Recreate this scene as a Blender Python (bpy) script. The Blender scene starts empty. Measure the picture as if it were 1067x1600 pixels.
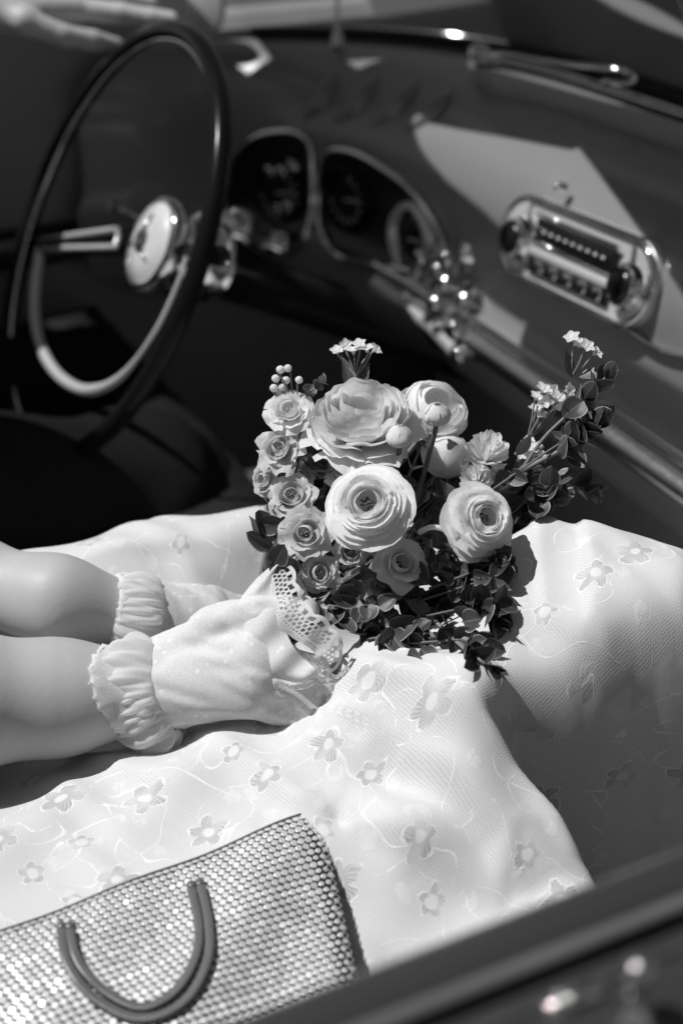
import bpy, bmesh, math, random
import numpy as np
from mathutils import Vector, Matrix, Quaternion
from mathutils.bvhtree import BVHTree

# ------------------------------------------------------------------ camera
PSI, PHI, FPX = math.radians(26), math.radians(30), 2222.0
CAM = Vector((-.36, -.677, 1.183))
FW = Vector((math.sin(PSI)*math.cos(PHI), math.cos(PSI)*math.cos(PHI), -math.sin(PHI)))
RT = Vector((math.cos(PSI), -math.sin(PSI), 0))
UP = RT.cross(FW)
SC = bpy.context.scene
COL = SC.collection
cam = bpy.data.cameras.new("camera")
camo = bpy.data.objects.new("camera", cam)
COL.objects.link(camo)
camo.matrix_world = Matrix((( RT.x, UP.x, -FW.x, CAM.x), (RT.y, UP.y, -FW.y, CAM.y), (RT.z, UP.z, -FW.z, CAM.z), (0, 0, 0, 1)))
cam.sensor_fit = 'VERTICAL'; cam.sensor_height = 36; cam.sensor_width = 24; cam.lens = 50
cam.clip_start = .02; cam.clip_end = 500
cam.dof.use_dof = True; cam.dof.focus_distance = .85; cam.dof.aperture_fstop = 4.0; cam.dof.aperture_blades = 9
SC.camera = camo

# ------------------------------------------------------------------ light
SUN = Vector((-.50, .25, 1.0)).normalized()          # towards the sun
world = bpy.data.worlds.new("World"); SC.world = world; world.use_nodes = True
wn, wl = world.node_tree.nodes, world.node_tree.links
sky = wn.new('ShaderNodeTexSky'); sky.sky_type = 'NISHITA'; sky.sun_disc = False
sky.sun_elevation = math.asin(SUN.z); sky.sun_rotation = math.atan2(SUN.x, SUN.y)
bw = wn.new('ShaderNodeRGBToBW')                      # black and white photograph
wl.new(sky.outputs[0], bw.inputs[0]); wl.new(bw.outputs[0], wn['Background'].inputs[0])
wn['Background'].inputs[1].default_value = .05
sun = bpy.data.lights.new("sun", 'SUN'); sun.energy = 4.3; sun.angle = math.radians(.55); sun.color = (1, 1, 1)
suno = bpy.data.objects.new("sun", sun); COL.objects.link(suno)
suno.rotation_euler = SUN.to_track_quat('Z', 'Y').to_euler(); suno.location = (-3, 2, 6)
SC.view_settings.view_transform = 'Standard'; SC.view_settings.look = 'None'
SC.view_settings.exposure = 0.0; SC.view_settings.gamma = 1.0
SC.cycles.use_denoising = True
SC.cycles.max_bounces = 8
SC.cycles.sample_clamp_indirect = 6

rnd = random.Random(11)
nprng = np.random.default_rng(5)

# ------------------------------------------------------------------ measuring: a sight line from the standpoint into the place
def ray(x, y): return FW + RT*((x-533.5)/FPX) + UP*((800-y)/FPX)
def at(x, y, d): return CAM + ray(x, y)*d
def at_z(x, y, z):
    r = ray(x, y); return CAM + r*((z-CAM.z)/r.z)
def at_y(x, y, Y):
    r = ray(x, y); return CAM + r*((Y-CAM.y)/r.y)
def pix(p):
    d = Vector(p)-CAM; z = d.dot(FW); return (533.5+FPX*d.dot(RT)/z, 800-FPX*d.dot(UP)/z, z)

# ------------------------------------------------------------------ materials
def nodes(m):
    m.use_nodes = True
    return m.node_tree.nodes, m.node_tree.links, m.node_tree.nodes['Principled BSDF']
class NB:
    """small helper to chain shader math"""
    def __init__(s, m): s.n, s.l, s.p = nodes(m)
    def link(s, a, b):
        if hasattr(a, 'outputs'): a = a.outputs[0]
        s.l.new(a, b)
    def val(s, sock, v):
        if isinstance(v, (int, float)): sock.default_value = v
        elif isinstance(v, tuple): sock.default_value = v
        else: s.link(v, sock)
    def m(s, op, a, b=None, c=None, clamp=False):
        k = s.n.new('ShaderNodeMath'); k.operation = op; k.use_clamp = clamp
        for i, v in enumerate((a, b, c)):
            if v is not None: s.val(k.inputs[i], v)
        return k.outputs[0]
    def vm(s, op, a, b=None):
        k = s.n.new('ShaderNodeVectorMath'); k.operation = op
        s.val(k.inputs[0], a)
        if b is not None: s.val(k.inputs[1], b)
        return k.outputs[0] if op not in ('LENGTH',) else k.outputs['Value']
    def ss(s, x, lo, hi):
        k = s.n.new('ShaderNodeMapRange'); k.interpolation_type = 'SMOOTHSTEP'
        s.val(k.inputs[0], x); k.inputs[1].default_value = lo; k.inputs[2].default_value = hi
        return k.outputs[0]
    def mix(s, f, a, b):
        k = s.n.new('ShaderNodeMix'); k.data_type = 'FLOAT'
        s.val(k.inputs[0], f); s.val(k.inputs[2], a); s.val(k.inputs[3], b); return k.outputs[0]
    def noise(s, vec, scale, detail=3, rough=.5):
        k = s.n.new('ShaderNodeTexNoise'); s.val(k.inputs['Vector'], vec)
        k.inputs['Scale'].default_value = scale; k.inputs['Detail'].default_value = detail; k.inputs['Roughness'].default_value = rough
        return k.outputs[0]
    def coord(s, what='Object'):
        k = s.n.new('ShaderNodeTexCoord'); return k.outputs[what]
    def bump(s, h, strength=.3, dist=.001):
        k = s.n.new('ShaderNodeBump'); k.inputs['Strength'].default_value = strength; k.inputs['Distance'].default_value = dist
        s.link(h, k.inputs['Height']); s.link(k, s.p.inputs['Normal']); return k

def plain(name, base, rough=.5, metal=0., coat=0., var=.15, scale=30, bump=0., bscale=200, bdist=.0005, spec=.5, rvar=.1):
    m = bpy.data.materials.new(name); b = NB(m)
    co = b.coord()
    n = b.noise(co, scale, 4)
    b.link(b.m('MULTIPLY', b.m('MULTIPLY_ADD', n, 2*var, 1-var), base), b.p.inputs['Base Color'])
    n2 = b.noise(co, scale*2.3, 3)
    b.link(b.m('MULTIPLY_ADD', n2, 2*rvar*rough, rough*(1-rvar), clamp=True), b.p.inputs['Roughness'])
    b.p.inputs['Metallic'].default_value = metal
    b.p.inputs['Specular IOR Level'].default_value = spec
    if coat: b.p.inputs['Coat Weight'].default_value = coat; b.p.inputs['Coat Roughness'].default_value = .04
    if bump: b.bump(b.noise(co, bscale, 3), bump, bdist)
    return m
M = {}
M['dashpaint'] = plain('dash_paint', .19, .36, coat=.3, spec=.8, var=.08, scale=6, rvar=.2)
M['paint'] = plain('car_paint', .035, .24, coat=.6, var=.1, scale=6, rvar=.3)
M['doorcard'] = plain('door_card', .26, .5, var=.15)
M['firewall'] = plain('firewall_felt', .5, .9, var=.3, scale=60, spec=.1)
M['hoodpaint'] = plain('hood_paint', .008, .5, spec=.2, var=.1, scale=6, rvar=.3)
M['sheen_rivet'] = plain('sheen_rivet_grey', .11, .3, var=.15)  # grey of the painted sheen on the door top and of the handle rivets
M['dark'] = plain('dark_trim', .03, .6, var=.3)
M['rimplastic'] = plain('wheel_plastic', .008, .18, var=.1, spec=.10)
M['leather'] = plain('dark_leather', .016, .6, spec=.12, var=.25, scale=40, bump=.4, bscale=500)
M['carpet'] = plain('dark_carpet', .08, 1., var=.4, scale=300, bump=.6, bscale=900, spec=.05)
M['silver'] = plain('silver_face', .62, .32, .35, var=.06, scale=120, rvar=.3)
M['chrome'] = plain('chrome', .75, .07, 1., var=.08, scale=60, rvar=.5)
M['satinchrome'] = plain('satin_chrome', .62, .24, 1., var=.12, scale=120, rvar=.3)
M['rubber'] = plain('rubber', .02, .7, var=.2)
M['dialblack'] = plain('dial_black', .008, .25, var=.1)
M['dialwhite'] = plain('dial_marks', .6, .5, var=.05)
M['ivory'] = plain('ivory_cap', .62, .22, var=.25, scale=25, coat=.5)
M['asphalt'] = plain('asphalt', .06, .9, var=.3, scale=20, bump=.5, bscale=150, bdist=.004)
M['trousers'] = plain('dark_trousers', .012, .95, spec=.03, var=.3, scale=80, bump=.3, bscale=900)
M['shirt'] = plain('shirt_cloth', .30, .9, var=.1, scale=80, bump=.3, bscale=900)
M['hair'] = plain('hair', .05, .45, var=.4, scale=90)
M['stem'] = plain('stem_green', .22, .5, var=.3, scale=120)
M['darkstem'] = plain('stem_dark', .10, .5, var=.3, scale=120)
M['stamen'] = plain('stamen', .10, .6, var=.5, scale=300)
M['strap'] = plain('strap_leather', .12, .36, var=.25, scale=90, bump=.25, bscale=700, rvar=.3)
M['backing'] = plain('purse_backing', .03, .6, var=.2)

def glass_mat():
    m = bpy.data.materials.new('windshield_glass'); m.use_nodes = True
    n, l = m.node_tree.nodes, m.node_tree.links; n.remove(n['Principled BSDF'])
    t = n.new('ShaderNodeBsdfTransparent'); g = n.new('ShaderNodeBsdfGlossy'); g.inputs['Roughness'].default_value = .01
    t.inputs[0].default_value = (.93, .93, .93, 1)
    f = n.new('ShaderNodeFresnel'); f.inputs[0].default_value = 1.22; x = n.new('ShaderNodeMixShader')
    l.new(f.outputs[0], x.inputs[0]); l.new(t.outputs[0], x.inputs[1]); l.new(g.outputs[0], x.inputs[2])
    l.new(x.outputs[0], n['Material Output'].inputs[0]); return m
M['glass'] = glass_mat()

def skin_mat():
    m = bpy.data.materials.new('skin'); b = NB(m); co = b.coord()
    n = b.noise(co, 25, 4); n2 = b.noise(co, 260, 3)
    b.link(b.m('MULTIPLY_ADD', n, .10, .40), b.p.inputs['Base Color'])
    b.p.inputs['Roughness'].default_value = .5; b.p.inputs['Specular IOR Level'].default_value = .35
    b.p.inputs['Subsurface Weight'].default_value = .15; b.p.inputs['Subsurface Radius'].default_value = (.006, .006, .006)
    b.p.inputs['Subsurface Scale'].default_value = 1
    b.bump(n2, .25, .0006); return m
M['skin'] = skin_mat()

def petal_mat(name, base, tip, var=.12):
    """petal: fine veins running to the edge, a little light passes through"""
    m = bpy.data.materials.new(name); b = NB(m)
    uv = b.coord('UV'); sp = b.n.new('ShaderNodeSeparateXYZ'); b.link(uv, sp.inputs[0])
    oi = b.n.new('ShaderNodeObjectInfo')
    mp = b.n.new('ShaderNodeMapping'); b.link(uv, mp.inputs[0]); mp.inputs['Scale'].default_value = (26, 1.6, 1)
    vein = b.noise(mp.outputs[0], 1.0, 3)
    c = b.mix(b.ss(sp.outputs[1], .1, 1.0), base, tip)
    c = b.m('MULTIPLY', c, b.m('MULTIPLY_ADD', vein, .22, .89))
    c = b.m('MULTIPLY', c, b.m('MULTIPLY_ADD', oi.outputs['Random'], var, 1-var*.6), clamp=True)
    b.link(c, b.p.inputs['Base Color']); b.p.inputs['Roughness'].default_value = .55
    b.p.inputs['Specular IOR Level'].default_value = .3
    b.bump(vein, .35, .0008)
    tr = b.n.new('ShaderNodeBsdfTranslucent'); b.link(c, tr.inputs[0])
    mx = b.n.new('ShaderNodeMixShader'); mx.inputs[0].default_value = .46
    b.l.new(b.p.outputs[0], mx.inputs[1]); b.l.new(tr.outputs[0], mx.inputs[2])
    b.l.new(mx.outputs[0], b.n['Material Output'].inputs[0]); return m
M['white_petal'] = petal_mat('white_petal', .92, .94, .05)
M['cream_petal'] = petal_mat('cream_petal', .84, .90, .08)
M['blush_petal'] = petal_mat('blush_petal', .60, .78, .2)
M['rose_petal'] = petal_mat('rose_petal', .42, .58, .3)

def leaf_mat(name, base, edge):
    m = bpy.data.materials.new(name); b = NB(m)
    uv = b.coord('UV'); sp = b.n.new('ShaderNodeSeparateXYZ'); b.link(uv, sp.inputs[0])
    oi = b.n.new('ShaderNodeObjectInfo'); co = b.coord()
    rim = b.ss(sp.outputs[1], .84, .99)                       # v = 0 at the middle of the blade, 1 on its margin
    rib = b.m('SUBTRACT', 1, b.ss(b.m('ABSOLUTE', b.m('SUBTRACT', sp.outputs[0], .5)), .0, .035))
    k = b.m('MAXIMUM', rim, b.m('MULTIPLY', rib, .5))
    c = b.mix(k, base, edge)
    c = b.m('MULTIPLY', c, b.m('MULTIPLY_ADD', oi.outputs['Random'], .7, .65))
    c = b.m('MULTIPLY', c, b.m('MULTIPLY_ADD', b.noise(co, 180, 3), .6, .7))
    b.link(c, b.p.inputs['Base Color']); b.p.inputs['Roughness'].default_value = .34
    b.bump(b.noise(co, 400, 2), .2, .0006); return m
M['leaf'] = leaf_mat('eucalyptus_leaf', .055, .30)
M['leaf_light'] = leaf_mat('soft_leaf', .12, .22)

def lace_nodes(b, uv, S=23.0):
    """embroidered net: five-petalled flowers, little leaves and wandering cords on a fine mesh. returns colour, relief"""
    sv = b.vm('SCALE', uv); sv.node.inputs['Scale'].default_value = S
    def cells(vec, rndm):
        v = b.n.new('ShaderNodeTexVoronoi'); v.voronoi_dimensions = '2D'; v.inputs['Scale'].default_value = 1; v.inputs['Randomness'].default_value = rndm
        b.link(vec, v.inputs['Vector'])
        d = b.vm('SUBTRACT', vec, v.outputs['Position'])
        s = b.n.new('ShaderNodeSeparateXYZ'); b.link(d, s.inputs[0])
        c = b.n.new('ShaderNodeSeparateColor'); b.link(v.outputs['Color'], c.inputs[0])
        return b.vm('LENGTH', d), b.m('ARCTAN2', s.outputs[1], s.outputs[0]), c.outputs[0], c.outputs[1]
    wv = b.n.new('ShaderNodeTexNoise'); b.link(sv, wv.inputs['Vector']); wv.inputs['Scale'].default_value = 2.2; wv.inputs['Detail'].default_value = 2
    warp = b.vm('SCALE', b.vm('SUBTRACT', wv.outputs['Color'], (.5, .5, .5))); warp.node.inputs['Scale'].default_value = .22
    svw = b.vm('ADD', sv, warp)
    r, th, c1, c2 = cells(svw, .6)
    th = b.m('MULTIPLY_ADD', c1, 6.28, th)
    pet = b.m('MULTIPLY_ADD', b.m('ABSOLUTE', b.m('COSINE', b.m('MULTIPLY', th, 2.5))), .14, .15)
    pet = b.m('MULTIPLY', pet, b.m('MULTIPLY_ADD', b.m('FRACT', b.m('MULTIPLY', c2, 7.3)), .55, .62))
    rag = b.noise(sv, 5.5, 3, .6); rag2 = b.noise(b.vm('ADD', sv, (4., 9., 0)), 2.6, 3, .6)
    pet = b.m('MULTIPLY', pet, b.m('MULTIPLY_ADD', rag, .7, .65))
    p = b.m('DIVIDE', r, pet)
    isf = b.m('GREATER_THAN', c2, .25)
    fill = b.m('MULTIPLY', b.m('SUBTRACT', 1, b.ss(p, .88, .97)), isf)
    outl = b.m('MULTIPLY', b.m('SUBTRACT', b.ss(p, .90, .97), b.ss(p, .99, 1.06)), isf)
    heart = b.m('MULTIPLY', b.m('SUBTRACT', 1, b.ss(r, .07, .10)), isf)
    s2 = b.vm('ADD', b.vm('MULTIPLY', svw, (2.1, 1.5, 0)), (3.3, 7.7, 0))
    r2, th2, d1, d2 = cells(s2, .9)
    leafb = b.m('MULTIPLY', b.m('SUBTRACT', 1, b.ss(r2, .16, .24)), b.m('GREATER_THAN', d2, .45))
    leafb = b.m('MULTIPLY', leafb, b.ss(p, 1.1, 1.3))
    nz = b.noise(sv, .75, 1, .4)
    cord = b.m('SUBTRACT', 1, b.ss(b.m('ABSOLUTE', b.m('SUBTRACT', nz, .5)), .001, .006))
    nz2 = b.noise(b.vm('ADD', sv, (11., 5., 0)), .9, 1, .4)
    cord = b.m('MAXIMUM', cord, b.m('SUBTRACT', 1, b.ss(b.m('ABSOLUTE', b.m('SUBTRACT', nz2, .47)), .001, .005)))
    cord = b.m('MULTIPLY', cord, b.ss(p, 1.05, 1.2))
    net = b.n.new('ShaderNodeTexVoronoi'); net.voronoi_dimensions = '2D'; net.feature = 'DISTANCE_TO_EDGE'
    net.inputs['Scale'].default_value = 680; net.inputs['Randomness'].default_value = .35; b.link(uv, net.inputs['Vector'])
    hole = b.ss(net.outputs['Distance'], .08, .28)
    hat = b.m('MULTIPLY_ADD', b.m('SINE', b.m('MULTIPLY', b.m('ADD', b.m('MULTIPLY', th, 26), b.m('MULTIPLY', r, 60)), 1.)), .5, .5)
    brk = b.ss(rag2, .36, .56); outl = b.m('MULTIPLY', outl, brk); cord = b.m('MULTIPLY', cord, b.ss(rag2, .40, .58)); fill = b.m('MULTIPLY', fill, b.m('MULTIPLY_ADD', b.ss(rag2, .30, .62), .75, .25))
    leafb = b.m('MULTIPLY', leafb, b.ss(rag, .38, .6))
    hole = b.m('MULTIPLY', hole, b.m('SUBTRACT', 1, b.m('MAXIMUM', b.m('MULTIPLY', fill, .8), leafb)))
    return dict(fill=fill, outl=outl, heart=heart, leafb=leafb, cord=cord, hole=hole, hat=hat)

def dress_mat():
    m = bpy.data.materials.new('lace_dress'); b = NB(m); uv = b.coord('UV')
    k = lace_nodes(b, uv)
    c = b.mix(k['hole'], .67, .54)
    c = b.mix(k['fill'], c, b.m('MULTIPLY_ADD', k['hat'], .18, .36))
    c = b.mix(b.m('MULTIPLY', k['heart'], .8), c, .72)
    c = b.mix(k['leafb'], c, .66)
    c = b.mix(b.m('MAXIMUM', k['outl'], k['cord']), c, .80)
    b.link(c, b.p.inputs['Base Color']); b.p.inputs['Roughness'].default_value = .75
    b.p.inputs['Specular IOR Level'].default_value = .25; b.p.inputs['Sheen Weight'].default_value = .15
    h = b.m('ADD', b.m('MULTIPLY', k['hole'], -.35), b.m('MULTIPLY', k['fill'], .35))
    h = b.m('ADD', h, b.m('MULTIPLY', b.m('MAXIMUM', k['outl'], k['cord']), .6)); h = b.m('ADD', h, b.m('MULTIPLY', k['leafb'], .5))
    b.bump(h, .5, .0004); return m
M['dress'] = dress_mat()

def sheer_mat(name, base, cover, holes=False, dots=0, fine=700, glow=.35):
    """thin white net or organza: partly see-through cloth"""
    m = bpy.data.materials.new(name); b = NB(m); uv = b.coord('UV'); co = b.coord()
    net = b.n.new('ShaderNodeTexVoronoi'); net.feature = 'DISTANCE_TO_EDGE'; net.inputs['Scale'].default_value = fine; b.link(co, net.inputs['Vector'])
    thread = b.m('SUBTRACT', 1, b.ss(net.outputs['Distance'], .03, .2))
    a = b.m('MULTIPLY_ADD', thread, (1-cover)*.8, cover, clamp=True)
    if dots:
        d = b.n.new('ShaderNodeTexVoronoi'); d.inputs['Scale'].default_value = dots; b.link(co, d.inputs['Vector'])
        a = b.m('MAXIMUM', a, b.m('SUBTRACT', 1, b.ss(d.outputs['Distance'], .16, .24)))
    if holes:
        sp = b.n.new('ShaderNodeSeparateXYZ'); b.link(uv, sp.inputs[0])      # u along in cm, v across 0..1
        def row(v0, hv, pitch, hu, off):
            fu = b.m('ABSOLUTE', b.m('SUBTRACT', b.m('FRACT', b.m('ADD', b.m('MULTIPLY', sp.outputs[0], pitch), off)), .5))
            fv = b.m('ABSOLUTE', b.m('SUBTRACT', sp.outputs[1], v0))
            return b.m('MULTIPLY', b.m('SUBTRACT', 1, b.ss(fu, hu-.05, hu+.05)), b.m('SUBTRACT', 1, b.ss(fv, hv-.02, hv+.02)))
        h = row(.36, .055, 3.2, .30, 0)
        for r_ in (row(.50, .055, 3.2, .30, .5), row(.64, .05, 3.2, .28, 0), row(.80, .075, 1.6, .30, .25), row(.22, .02, 5., .25, 0)):
            h = b.m('MAXIMUM', h, r_)
        inl = b.ss(sp.outputs[1], .12, .16)
        a = b.mix(inl, a, b.m('SUBTRACT', .97, b.m('MULTIPLY', h, .97)))
    c = b.m('MULTIPLY_ADD', b.noise(co, 60, 3), .1, base-.05)
    b.link(c, b.p.inputs['Base Color']); b.p.inputs['Roughness'].default_value = .8; b.p.inputs['Specular IOR Level'].default_value = .2
    b.bump(thread, .3, .0004)
    tl = b.n.new('ShaderNodeBsdfTranslucent'); b.link(c, tl.inputs[0])
    m1 = b.n.new('ShaderNodeMixShader'); m1.inputs[0].default_value = glow; b.l.new(b.p.outputs[0], m1.inputs[1]); b.l.new(tl.outputs[0], m1.inputs[2])
    tp = b.n.new('ShaderNodeBsdfTransparent'); m2 = b.n.new('ShaderNodeMixShader')
    b.link(a, m2.inputs[0]); b.l.new(tp.outputs[0], m2.inputs[1]); b.l.new(m1.outputs[0], m2.inputs[2])
    b.l.new(m2.outputs[0], b.n['Material Output'].inputs[0]); return m
M['glove'] = sheer_mat('sheer_glove', .88, .68, dots=110, fine=1100, glow=.2)
M['tulle'] = sheer_mat('tulle', .92, .62, fine=1500, glow=.55)
M['lace'] = sheer_mat('ribbon_lace', .88, .66, holes=True, fine=1500, glow=.4)

def disc_mat():
    m = bpy.data.materials.new('metal_mesh'); b = NB(m); co = b.coord('Object'); g = b.n.new('ShaderNodeNewGeometry')
    n = b.noise(g.outputs['Position'], 900, 3); n2 = b.noise(g.outputs['Position'], 40, 2)
    b.link(b.m('MULTIPLY_ADD', n, .12, .64), b.p.inputs['Base Color']); b.p.inputs['Metallic'].default_value = .35
    b.link(b.m('MULTIPLY_ADD', n2, .2, .32), b.p.inputs['Roughness']); b.bump(n, .15, .0003); return m
M['disc'] = disc_mat()

# ------------------------------------------------------------------ objects
W = {}
def tag(o, label=None, cat=None, group=None, kind=None):
    if label: o['label'] = label
    if cat: o['category'] = cat
    if group: o['group'] = group
    if kind: o['kind'] = kind
    return o
def empty(name, loc):
    o = bpy.data.objects.new(name, None); o.empty_display_size = .05; COL.objects.link(o)
    o.location = loc; W[o] = Matrix.Translation(Vector(loc)); return o
def place(o, parent, Mw):
    W[o] = Mw
    if parent is not None:
        o.parent = parent; o.matrix_local = W[parent].inverted() @ Mw
    else: o.matrix_world = Mw
def mesh(name, v, f, mat, smooth=True, uv=None):
    me = bpy.data.meshes.new(name); me.from_pydata([tuple(map(float, p)) for p in v], [], [tuple(map(int, q)) for q in f])
    if isinstance(mat, str): mat = M[mat]
    me.materials.append(mat)
    if smooth: me.polygons.foreach_set('use_smooth', [True]*len(me.polygons))
    if uv is not None:
        L = me.uv_layers.new(name='UVMap'); uv = np.asarray(uv, np.float32)
        li = np.empty(len(me.loops), np.int32); me.loops.foreach_get('vertex_index', li)
        L.data.foreach_set('uv', uv[li].ravel())
    me.update(); return me
def put(name, v, f, mat, parent=None, smooth=True, uv=None, sharp=None):
    """world-space mesh -> ONE object, origin at the middle of its base"""
    v = np.asarray(v, float); lo, hi = v.min(0), v.max(0); o0 = np.array([(lo[0]+hi[0])/2, (lo[1]+hi[1])/2, lo[2]])
    me = mesh(name, v-o0, f, mat, smooth, uv)
    if sharp: me.set_sharp_from_angle(angle=math.radians(sharp))
    o = bpy.data.objects.new(name, me); COL.objects.link(o); place(o, parent, Matrix.Translation(Vector(o0))); return o
def inst(name, me, parent, Mw):
    o = bpy.data.objects.new(name, me); COL.objects.link(o); place(o, parent, Mw); return o

class MB:
    def __init__(s): s.v, s.f, s.uv = [], [], []
    def add(s, v, f, uv=None):
        k = len(s.v); s.v += [tuple(p) for p in v]; s.f += [tuple(i+k for i in q) for q in f]
        s.uv += list(uv) if uv is not None else [(0, 0)]*len(v); return s
    def grid(s, P, closed_u=False, closed_v=False, uv=None):
        P = np.asarray(P); a, b_ = P.shape[:2]; f = []
        for i in range(a if closed_u else a-1):
            for j in range(b_ if closed_v else b_-1):
                f.append((i*b_+j, ((i+1) % a)*b_+j, ((i+1) % a)*b_+(j+1) % b_, i*b_+(j+1) % b_))
        return s.add(P.reshape(-1, 3), f, uv)
    def tube(s, pts, r, n=8, closed=False, caps=True, flat=1., upv=None):
        pts = [Vector(p) for p in pts]; N = len(pts); rs = r if hasattr(r, '__len__') else [r]*N
        P = np.zeros((N, n, 3)); prev = None
        for i, p in enumerate(pts):
            a, c = pts[(i-1) % N if closed else max(i-1, 0)], pts[(i+1) % N if closed else min(i+1, N-1)]
            t = (c-a).normalized()
            if upv is not None: x = (Vector(upv)-t*Vector(upv).dot(t)).normalized()
            elif prev is None:
                x = t.orthogonal().normalized()
            else: x = (prev-t*prev.dot(t)).normalized()
            prev = x; y = t.cross(x)
            for j in range(n):
                an = 2*math.pi*j/n; P[i, j] = p+(x*math.cos(an)*flat+y*math.sin(an))*rs[i]
        k = len(s.v); s.grid(P, closed_u=closed, closed_v=True)
        if caps and not closed:
            s.f.append(tuple(k+j for j in range(n))[::-1]); s.f.append(tuple(k+(N-1)*n+j for j in range(n)))
        return s
    def lathe(s, c, axis, prof, n=24, sx=1., xdir=None):
        """prof: (radius, height) along axis from c"""
        ax = Vector(axis).normalized(); x = (Vector(xdir)-ax*Vector(xdir).dot(ax)).normalized() if xdir is not None else ax.orthogonal().normalized(); y = ax.cross(x); c = Vector(c)
        P = np.zeros((len(prof), n, 3))
        for i, (r, h) in enumerate(prof):
            for j in range(n):
                an = 2*math.pi*j/n; P[i, j] = c+ax*h+(x*math.cos(an)*sx+y*math.sin(an))*r
        k = len(s.v); s.grid(P, closed_v=True)
        if prof[0][0] > 1e-6: s.f.append(tuple(k+j for j in range(n))[::-1])
        if prof[-1][0] > 1e-6: s.f.append(tuple(k+(len(prof)-1)*n+j for j in range(n)))
        return s
    def box(s, c, ex, ey, ez, bev=.15):
        """box with centre c and half-axis vectors, chamfered edges"""
        c, ex, ey, ez = Vector(c), Vector(ex), Vector(ey), Vector(ez)
        b_ = bev*min(ex.length, ey.length, ez.length)
        bx, by, bz = 1-b_/ex.length, 1-b_/ey.length, 1-b_/ez.length
        rings = [(-1, bx, by), (-bz, 1, 1), (bz, 1, 1), (1, bx, by)]
        v = []
        for z, x_, y_ in rings:
            cx, cy = (bx, by) if (x_, y_) == (1, 1) else (1, 1)
            if (x_, y_) == (1, 1): o = [(1, by), (bx, 1), (-bx, 1), (-1, by), (-1, -by), (-bx, -1), (bx, -1), (1, -by)]
            else: o = [(bx, by*.98), (bx*.98, by), (-bx*.98, by), (-bx, by*.98), (-bx, -by*.98), (-bx*.98, -by), (bx*.98, -by), (bx, -by*.98)]
            v += [c+ex*p+ey*q+ez*z for p, q in o]
        f = []
        for i in range(3):
            for j in range(8): f.append((i*8+j, i*8+(j+1) % 8, (i+1)*8+(j+1) % 8, (i+1)*8+j))
        f.append(tuple(range(8))[::-1]); f.append(tuple(range(24, 32)))
        return s.add(v, f)
    def build(s, name, mat, parent=None, smooth=True, sharp=None, uv=False):
        return put(name, s.v, s.f, mat, parent, smooth, s.uv if uv else None, sharp)

def spline(pts, n, closed=False):
    P = [Vector(p) for p in pts]; N = len(P); out = []
    segs = N if closed else N-1
    for i in range(n):
        t = i/(n if closed else n-1)*segs; k = min(int(t), segs-1); u = t-k
        g = (lambda j: P[j % N]) if closed else (lambda j: P[max(0, min(N-1, j))])
        a, b_, c, d = g(k-1), g(k), g(k+1), g(k+2)
        out.append(.5*((2*b_)+(c-a)*u+(2*a-5*b_+4*c-d)*u*u+(3*b_-a-3*c+d)*u**3))
    return out

# ------------------------------------------------------------------ smooth bodies: distance field + surface nets
def surface_nets(fn, lo, hi, h):
    lo = np.array(lo, float); hi = np.array(hi, float); n = np.ceil((hi-lo)/h).astype(int)+1
    gx, gy, gz = np.meshgrid(*[lo[k]+np.arange(n[k])*h for k in range(3)], indexing='ij')
    D = fn(np.stack([gx, gy, gz], -1)); ins = D < 0
    nx, ny, nz = n-1; acc = np.zeros((nx, ny, nz, 3)); cnt = np.zeros((nx, ny, nz))
    def corner(A, o): return A[o[0]:o[0]+nx, o[1]:o[1]+ny, o[2]:o[2]+nz]
    for ax in range(3):
        for a in (0, 1):
            for b_ in (0, 1):
                o = [0, 0, 0]; o[(ax+1) % 3] = a; o[(ax+2) % 3] = b_; o2 = list(o); o2[ax] = 1
                d0, d1 = corner(D, o), corner(D, o2); m = (d0 < 0) != (d1 < 0)
                t = np.where(m, d0/np.where(m, d0-d1, 1), 0); e = np.zeros((nx, ny, nz, 3))
                e[...] = o; e[..., ax] += t; acc += e*m[..., None]; cnt += m
    act = cnt > 0; idx = -np.ones((nx, ny, nz), int); idx[act] = np.arange(act.sum())
    cell = np.argwhere(act); V = lo+(cell+acc[act]/cnt[act][:, None])*h; faces = []
    for ax in range(3):
        sl = [slice(0, n[k]-1) for k in range(3)]; s0 = [slice(1, n[k]-1) for k in range(3)]; s0[ax] = slice(0, n[ax]-1)
        s1 = list(s0); s1[ax] = slice(1, n[ax])
        a, b_ = ins[tuple(s0)], ins[tuple(s1)]; e = np.argwhere(a != b_)
        off = np.ones(3, int); off[ax] = 0; e = e+off; u, w = (ax+1) % 3, (ax+2) % 3
        q = []
        for du, dw in ((1, 1), (0, 1), (0, 0), (1, 0)):
            c = e.copy(); c[:, u] -= du; c[:, w] -= dw; q.append(idx[c[:, 0], c[:, 1], c[:, 2]])
        q = np.stack(q, -1); s = ins[e[:, 0], e[:, 1], e[:, 2]]
        q[~s] = q[~s][:, ::-1]; faces.append(q)
    return V, np.concatenate(faces)
def d_cone(P, a, b_, ra, rb):
    a, b_ = np.array(a, float), np.array(b_, float); ab = b_-a
    t = np.clip(((P-a)@ab)/max(ab@ab, 1e-12), 0, 1); return np.linalg.norm(P-a-t[..., None]*ab, axis=-1)-(ra+(rb-ra)*t)
def d_ell(P, c, r, Rm=None):
    q = P-np.array(c, float)
    if Rm is not None: q = q@np.array(Rm)
    r = np.array(r, float); k = np.linalg.norm(q/r, axis=-1); return (k-1)*r.min()*np.where(k > 0, 1, 1)
def smin(a, b_, k):
    h = np.clip(.5+.5*(b_-a)/k, 0, 1); return b_+(a-b_)*h-k*h*(1-h)
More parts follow.
